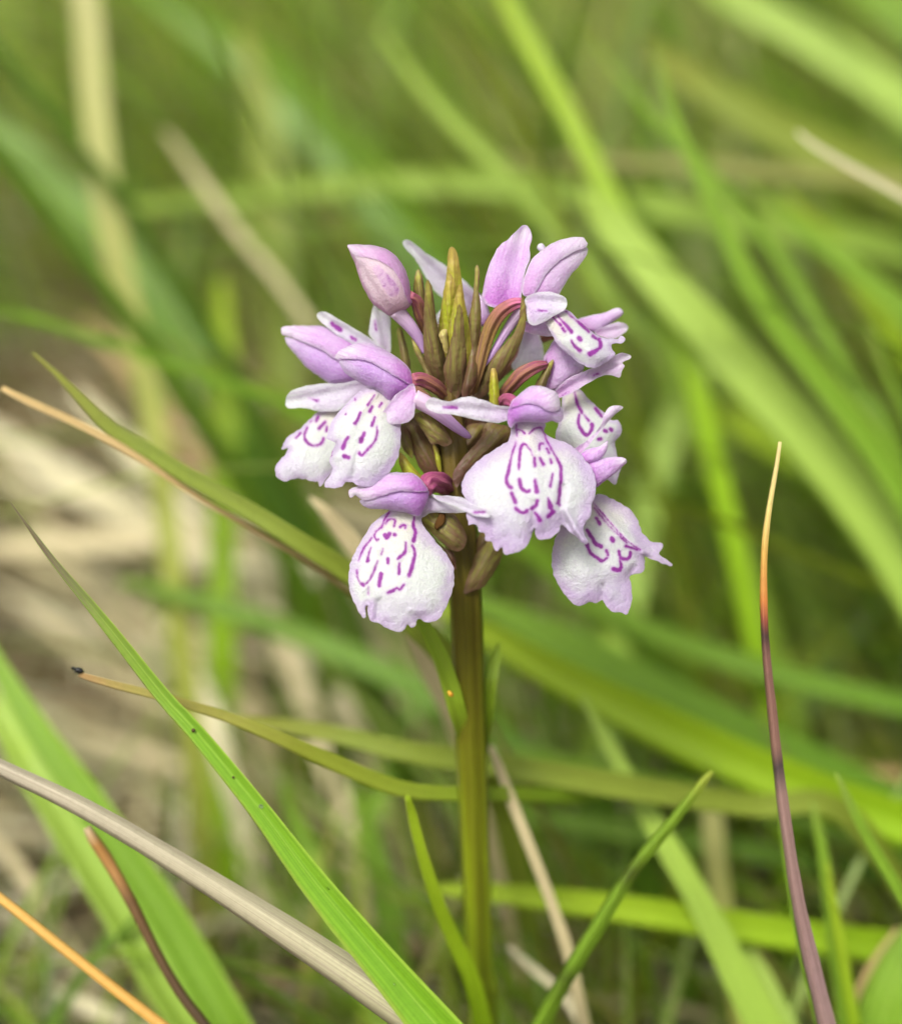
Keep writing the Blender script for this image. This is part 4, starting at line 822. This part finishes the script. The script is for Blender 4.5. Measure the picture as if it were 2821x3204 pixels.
# bleached dead grass heap behind, left of the spike
G2 = 'bleached dead grass behind the orchid'
heap = [
 ('widest cream dead blade lying across the thatch', 'cream', [(-60,830,118,20),(80,920,118,46),(240,1020,118,56),(420,1120,118,56),(620,1220,116,50)]),
 ('cream dead blade dropping steeply through the thatch', 'cream', [(150,780,112,14),(260,900,112,38),(380,1040,112,46),(500,1180,111,44),(620,1330,106,40)]),
 ('straw dead blade behind the purple blade tip', 'straw', [(-80,1100,104,14),(60,1090,104,36),(220,1080,104,42),(420,1090,104,40),(620,1130,104,36)]),
 ('straw dead blade curled near the cream tip', 'straw', [(430,860,120,10),(500,950,120,34),(580,1050,120,44),(670,1150,118,40),(780,1260,112,34)]),
 ('grey cream dead blade falling beside the crisp blade', 'cream', [(330,1250,84,12),(380,1330,84,30),(420,1420,83,34),(450,1530,80,30)]),
 ('faded straw blade below the wiry stem', 'straw', [(480,1180,88,10),(560,1290,88,32),(610,1400,86,36),(650,1520,82,30)]),
 ('pale straw litter blade low under the mauve stem', 'straw', [(-40,1640,56,12),(40,1740,55,24),(110,1850,54,26),(180,1980,53,24)]),
 ('bleached litter blade beside the orange stalk', 'cream', [(60,1960,50,8),(130,1990,49,24),(220,2030,48,26),(330,2080,47,22)]),
 ('brownish dead blade hanging beyond the olive blade', 'tan_tip', [(170,640,124,8),(260,740,123,26),(350,860,122,30),(450,1000,120,26)]),
 ('tan dead blade between the stem and the two-tone stem', 'tan_tip', [(1280,1440,62,8),(1380,1470,62,20),(1500,1500,61,22),(1700,1540,60,20)]),
 ('tan litter blade near the twin upright shoots', 'tan_tip', [(1500,1690,52,8),(1600,1720,52,18),(1720,1740,51,20),(1850,1760,50,18)]),
 ('short straw litter blade under the beetle stem', 'straw', [(150,1460,98,8),(240,1490,98,20),(330,1520,97,24),(450,1570,94,22)]),
]
for lab, mt, pts in heap:
    blade('dry_straw', lab, mt, [(x, y, d_ * 1.08, h_ * 0.6) for x, y, d_, h_ in pts], 'dry grass', fold=0.15, thick=0.08, group=G2)
rr = random.Random(21)
for i in range(16):
    x = rr.uniform(-60, 560); y = rr.uniform(800, 1240); dd = rr.uniform(104, 136); a = rr.uniform(0.1, 1.0); L = rr.uniform(180, 320); hw = rr.uniform(8, 15)
    pts = [(x + L * k * math.cos(a) * 0.5, y + L * k * math.sin(a) * 0.5 + rr.uniform(-12, 12), dd, hw * f) for k, f in ((0, 0.2), (1, 0.8), (2, 1), (3, 0.95))]
    o = blade('dry_straw', 'loose bleached straw lying in the thatch heap', 'cream' if i % 3 else 'straw', pts, 'dry grass', fold=0.15, thick=0.08, group='loose straws in the thatch heap', n=24)

# ---- the rest of the meadow: one mass of blades nobody could count
def meadow(name, label, count, region, length, width, palette, lean, flat=0.0, clear=45.0, seed=1, thin=0.0, tone=1.0, far_light=0.0):
    rg = np.random.default_rng(seed)
    V, F, Cc = [], [], []
    SEG = 7; made = 0; tries = 0
    while made < count and tries < count * 6:
        tries += 1
        x0, x1, y0, y1 = region
        y = y0 + (y1 - y0) * rg.random() ** 1.5; x = (x0 + (x1 - x0) * rg.random()) * (0.45 + 0.75 * (y - y0) / (y1 - y0) + 0.2)
        L = length[0] + (length[1] - length[0]) * rg.random(); W = (width[0] + (width[1] - width[0]) * rg.random()) / 2
        ang = rg.normal(lean, 0.75); out = np.array((math.cos(ang), math.sin(ang) * 0.7))
        bend = 0.25 + 0.9 * rg.random() + flat; el = 1.45 - 0.5 * rg.random() - flat * 0.8
        p = Vector((x, y, terrain(x, y) - 0.004)); pts = []
        for i in range(SEG + 1):
            pts.append(p.copy())
            t = i / SEG; e2 = el - bend * t * 1.5
            p = p + Vector((out[0] * math.cos(e2), out[1] * math.cos(e2), math.sin(e2))) * (L / SEG)
            g = terrain(p.x, p.y) + 0.003
            if p.z < g: p.z = g
        bad = False
        for q in pts:
            X, Y, d = project(q)
            if thin and ((q.x + 0.085) / 0.095) ** 2 + ((q.y - 0.16) / 0.13) ** 2 + ((q.z - 0.03) / 0.075) ** 2 < 1 and rg.random() < thin: bad = True; break
            if d < clear / 1000 and (d < -0.02 or (-400 < X < PW + 400 and -400 < Y < PH + 400)): bad = True; break
        if bad: continue
        side = Vector((-out[1], out[0], 0)); yaw = rg.normal(0, 0.8); cc = palette[rg.integers(len(palette))]
        cc = np.clip(np.array(lin(cc)) * (tone + far_light * min(1.0, max(0.0, (y - 0.3) / 0.4))) * (0.65 + 0.6 * rg.random()), 0, 1)  # light in the colour: near blades darkened as shade, far ones brightened as lit
        b0 = len(V)
        for i, q in enumerate(pts):
            t = i / SEG; wd = W * (1 - t ** 2.2) + 0.00008
            s2 = (Matrix.Rotation(yaw, 3, 'Z') @ side)
            up = Vector((0, 0, 0.25 * wd))
            V += [q - s2 * wd + up, q - Vector((0, 0, 0.05 * wd)), q + s2 * wd + up]; Cc += [cc] * 3
        for i in range(SEG):
            a = b0 + i * 3
            F += [(a, a + 1, a + 4, a + 3), (a + 1, a + 2, a + 5, a + 4)]
        made += 1
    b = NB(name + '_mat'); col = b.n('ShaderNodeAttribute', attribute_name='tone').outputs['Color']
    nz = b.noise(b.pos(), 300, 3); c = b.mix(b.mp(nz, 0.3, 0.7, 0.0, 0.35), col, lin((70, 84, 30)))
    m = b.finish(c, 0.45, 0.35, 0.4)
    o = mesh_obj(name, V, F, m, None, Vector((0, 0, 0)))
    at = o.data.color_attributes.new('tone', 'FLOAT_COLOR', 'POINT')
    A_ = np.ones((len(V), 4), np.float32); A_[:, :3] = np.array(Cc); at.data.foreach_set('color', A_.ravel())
    o['kind'] = 'stuff'; o['label'] = label; o['category'] = 'grass'
    return o
GREENS = [(150,186,50),(132,174,42),(170,194,56),(112,152,36),(172,198,92),(160,178,48),(144,188,38),(180,180,84)]
STRAWS = [(214,204,162),(228,221,190),(190,176,134),(158,134,94),(208,202,160),(112,90,62)]
meadow('meadow_grass', 'soft mass of green meadow grass filling the background', 5600, (-0.75, 0.75, 0.05, 1.5), (0.08, 0.24), (0.0014, 0.0042), GREENS, 2.7, seed=3, thin=0.42, tone=0.62, far_light=0.95)
meadow('dead_thatch', 'tangle of dead straw lying among the grass roots', 4200, (-0.5, 0.5, 0.03, 0.8), (0.05, 0.14), (0.0008, 0.0024), STRAWS, 2.4, flat=0.9, clear=30, seed=5)
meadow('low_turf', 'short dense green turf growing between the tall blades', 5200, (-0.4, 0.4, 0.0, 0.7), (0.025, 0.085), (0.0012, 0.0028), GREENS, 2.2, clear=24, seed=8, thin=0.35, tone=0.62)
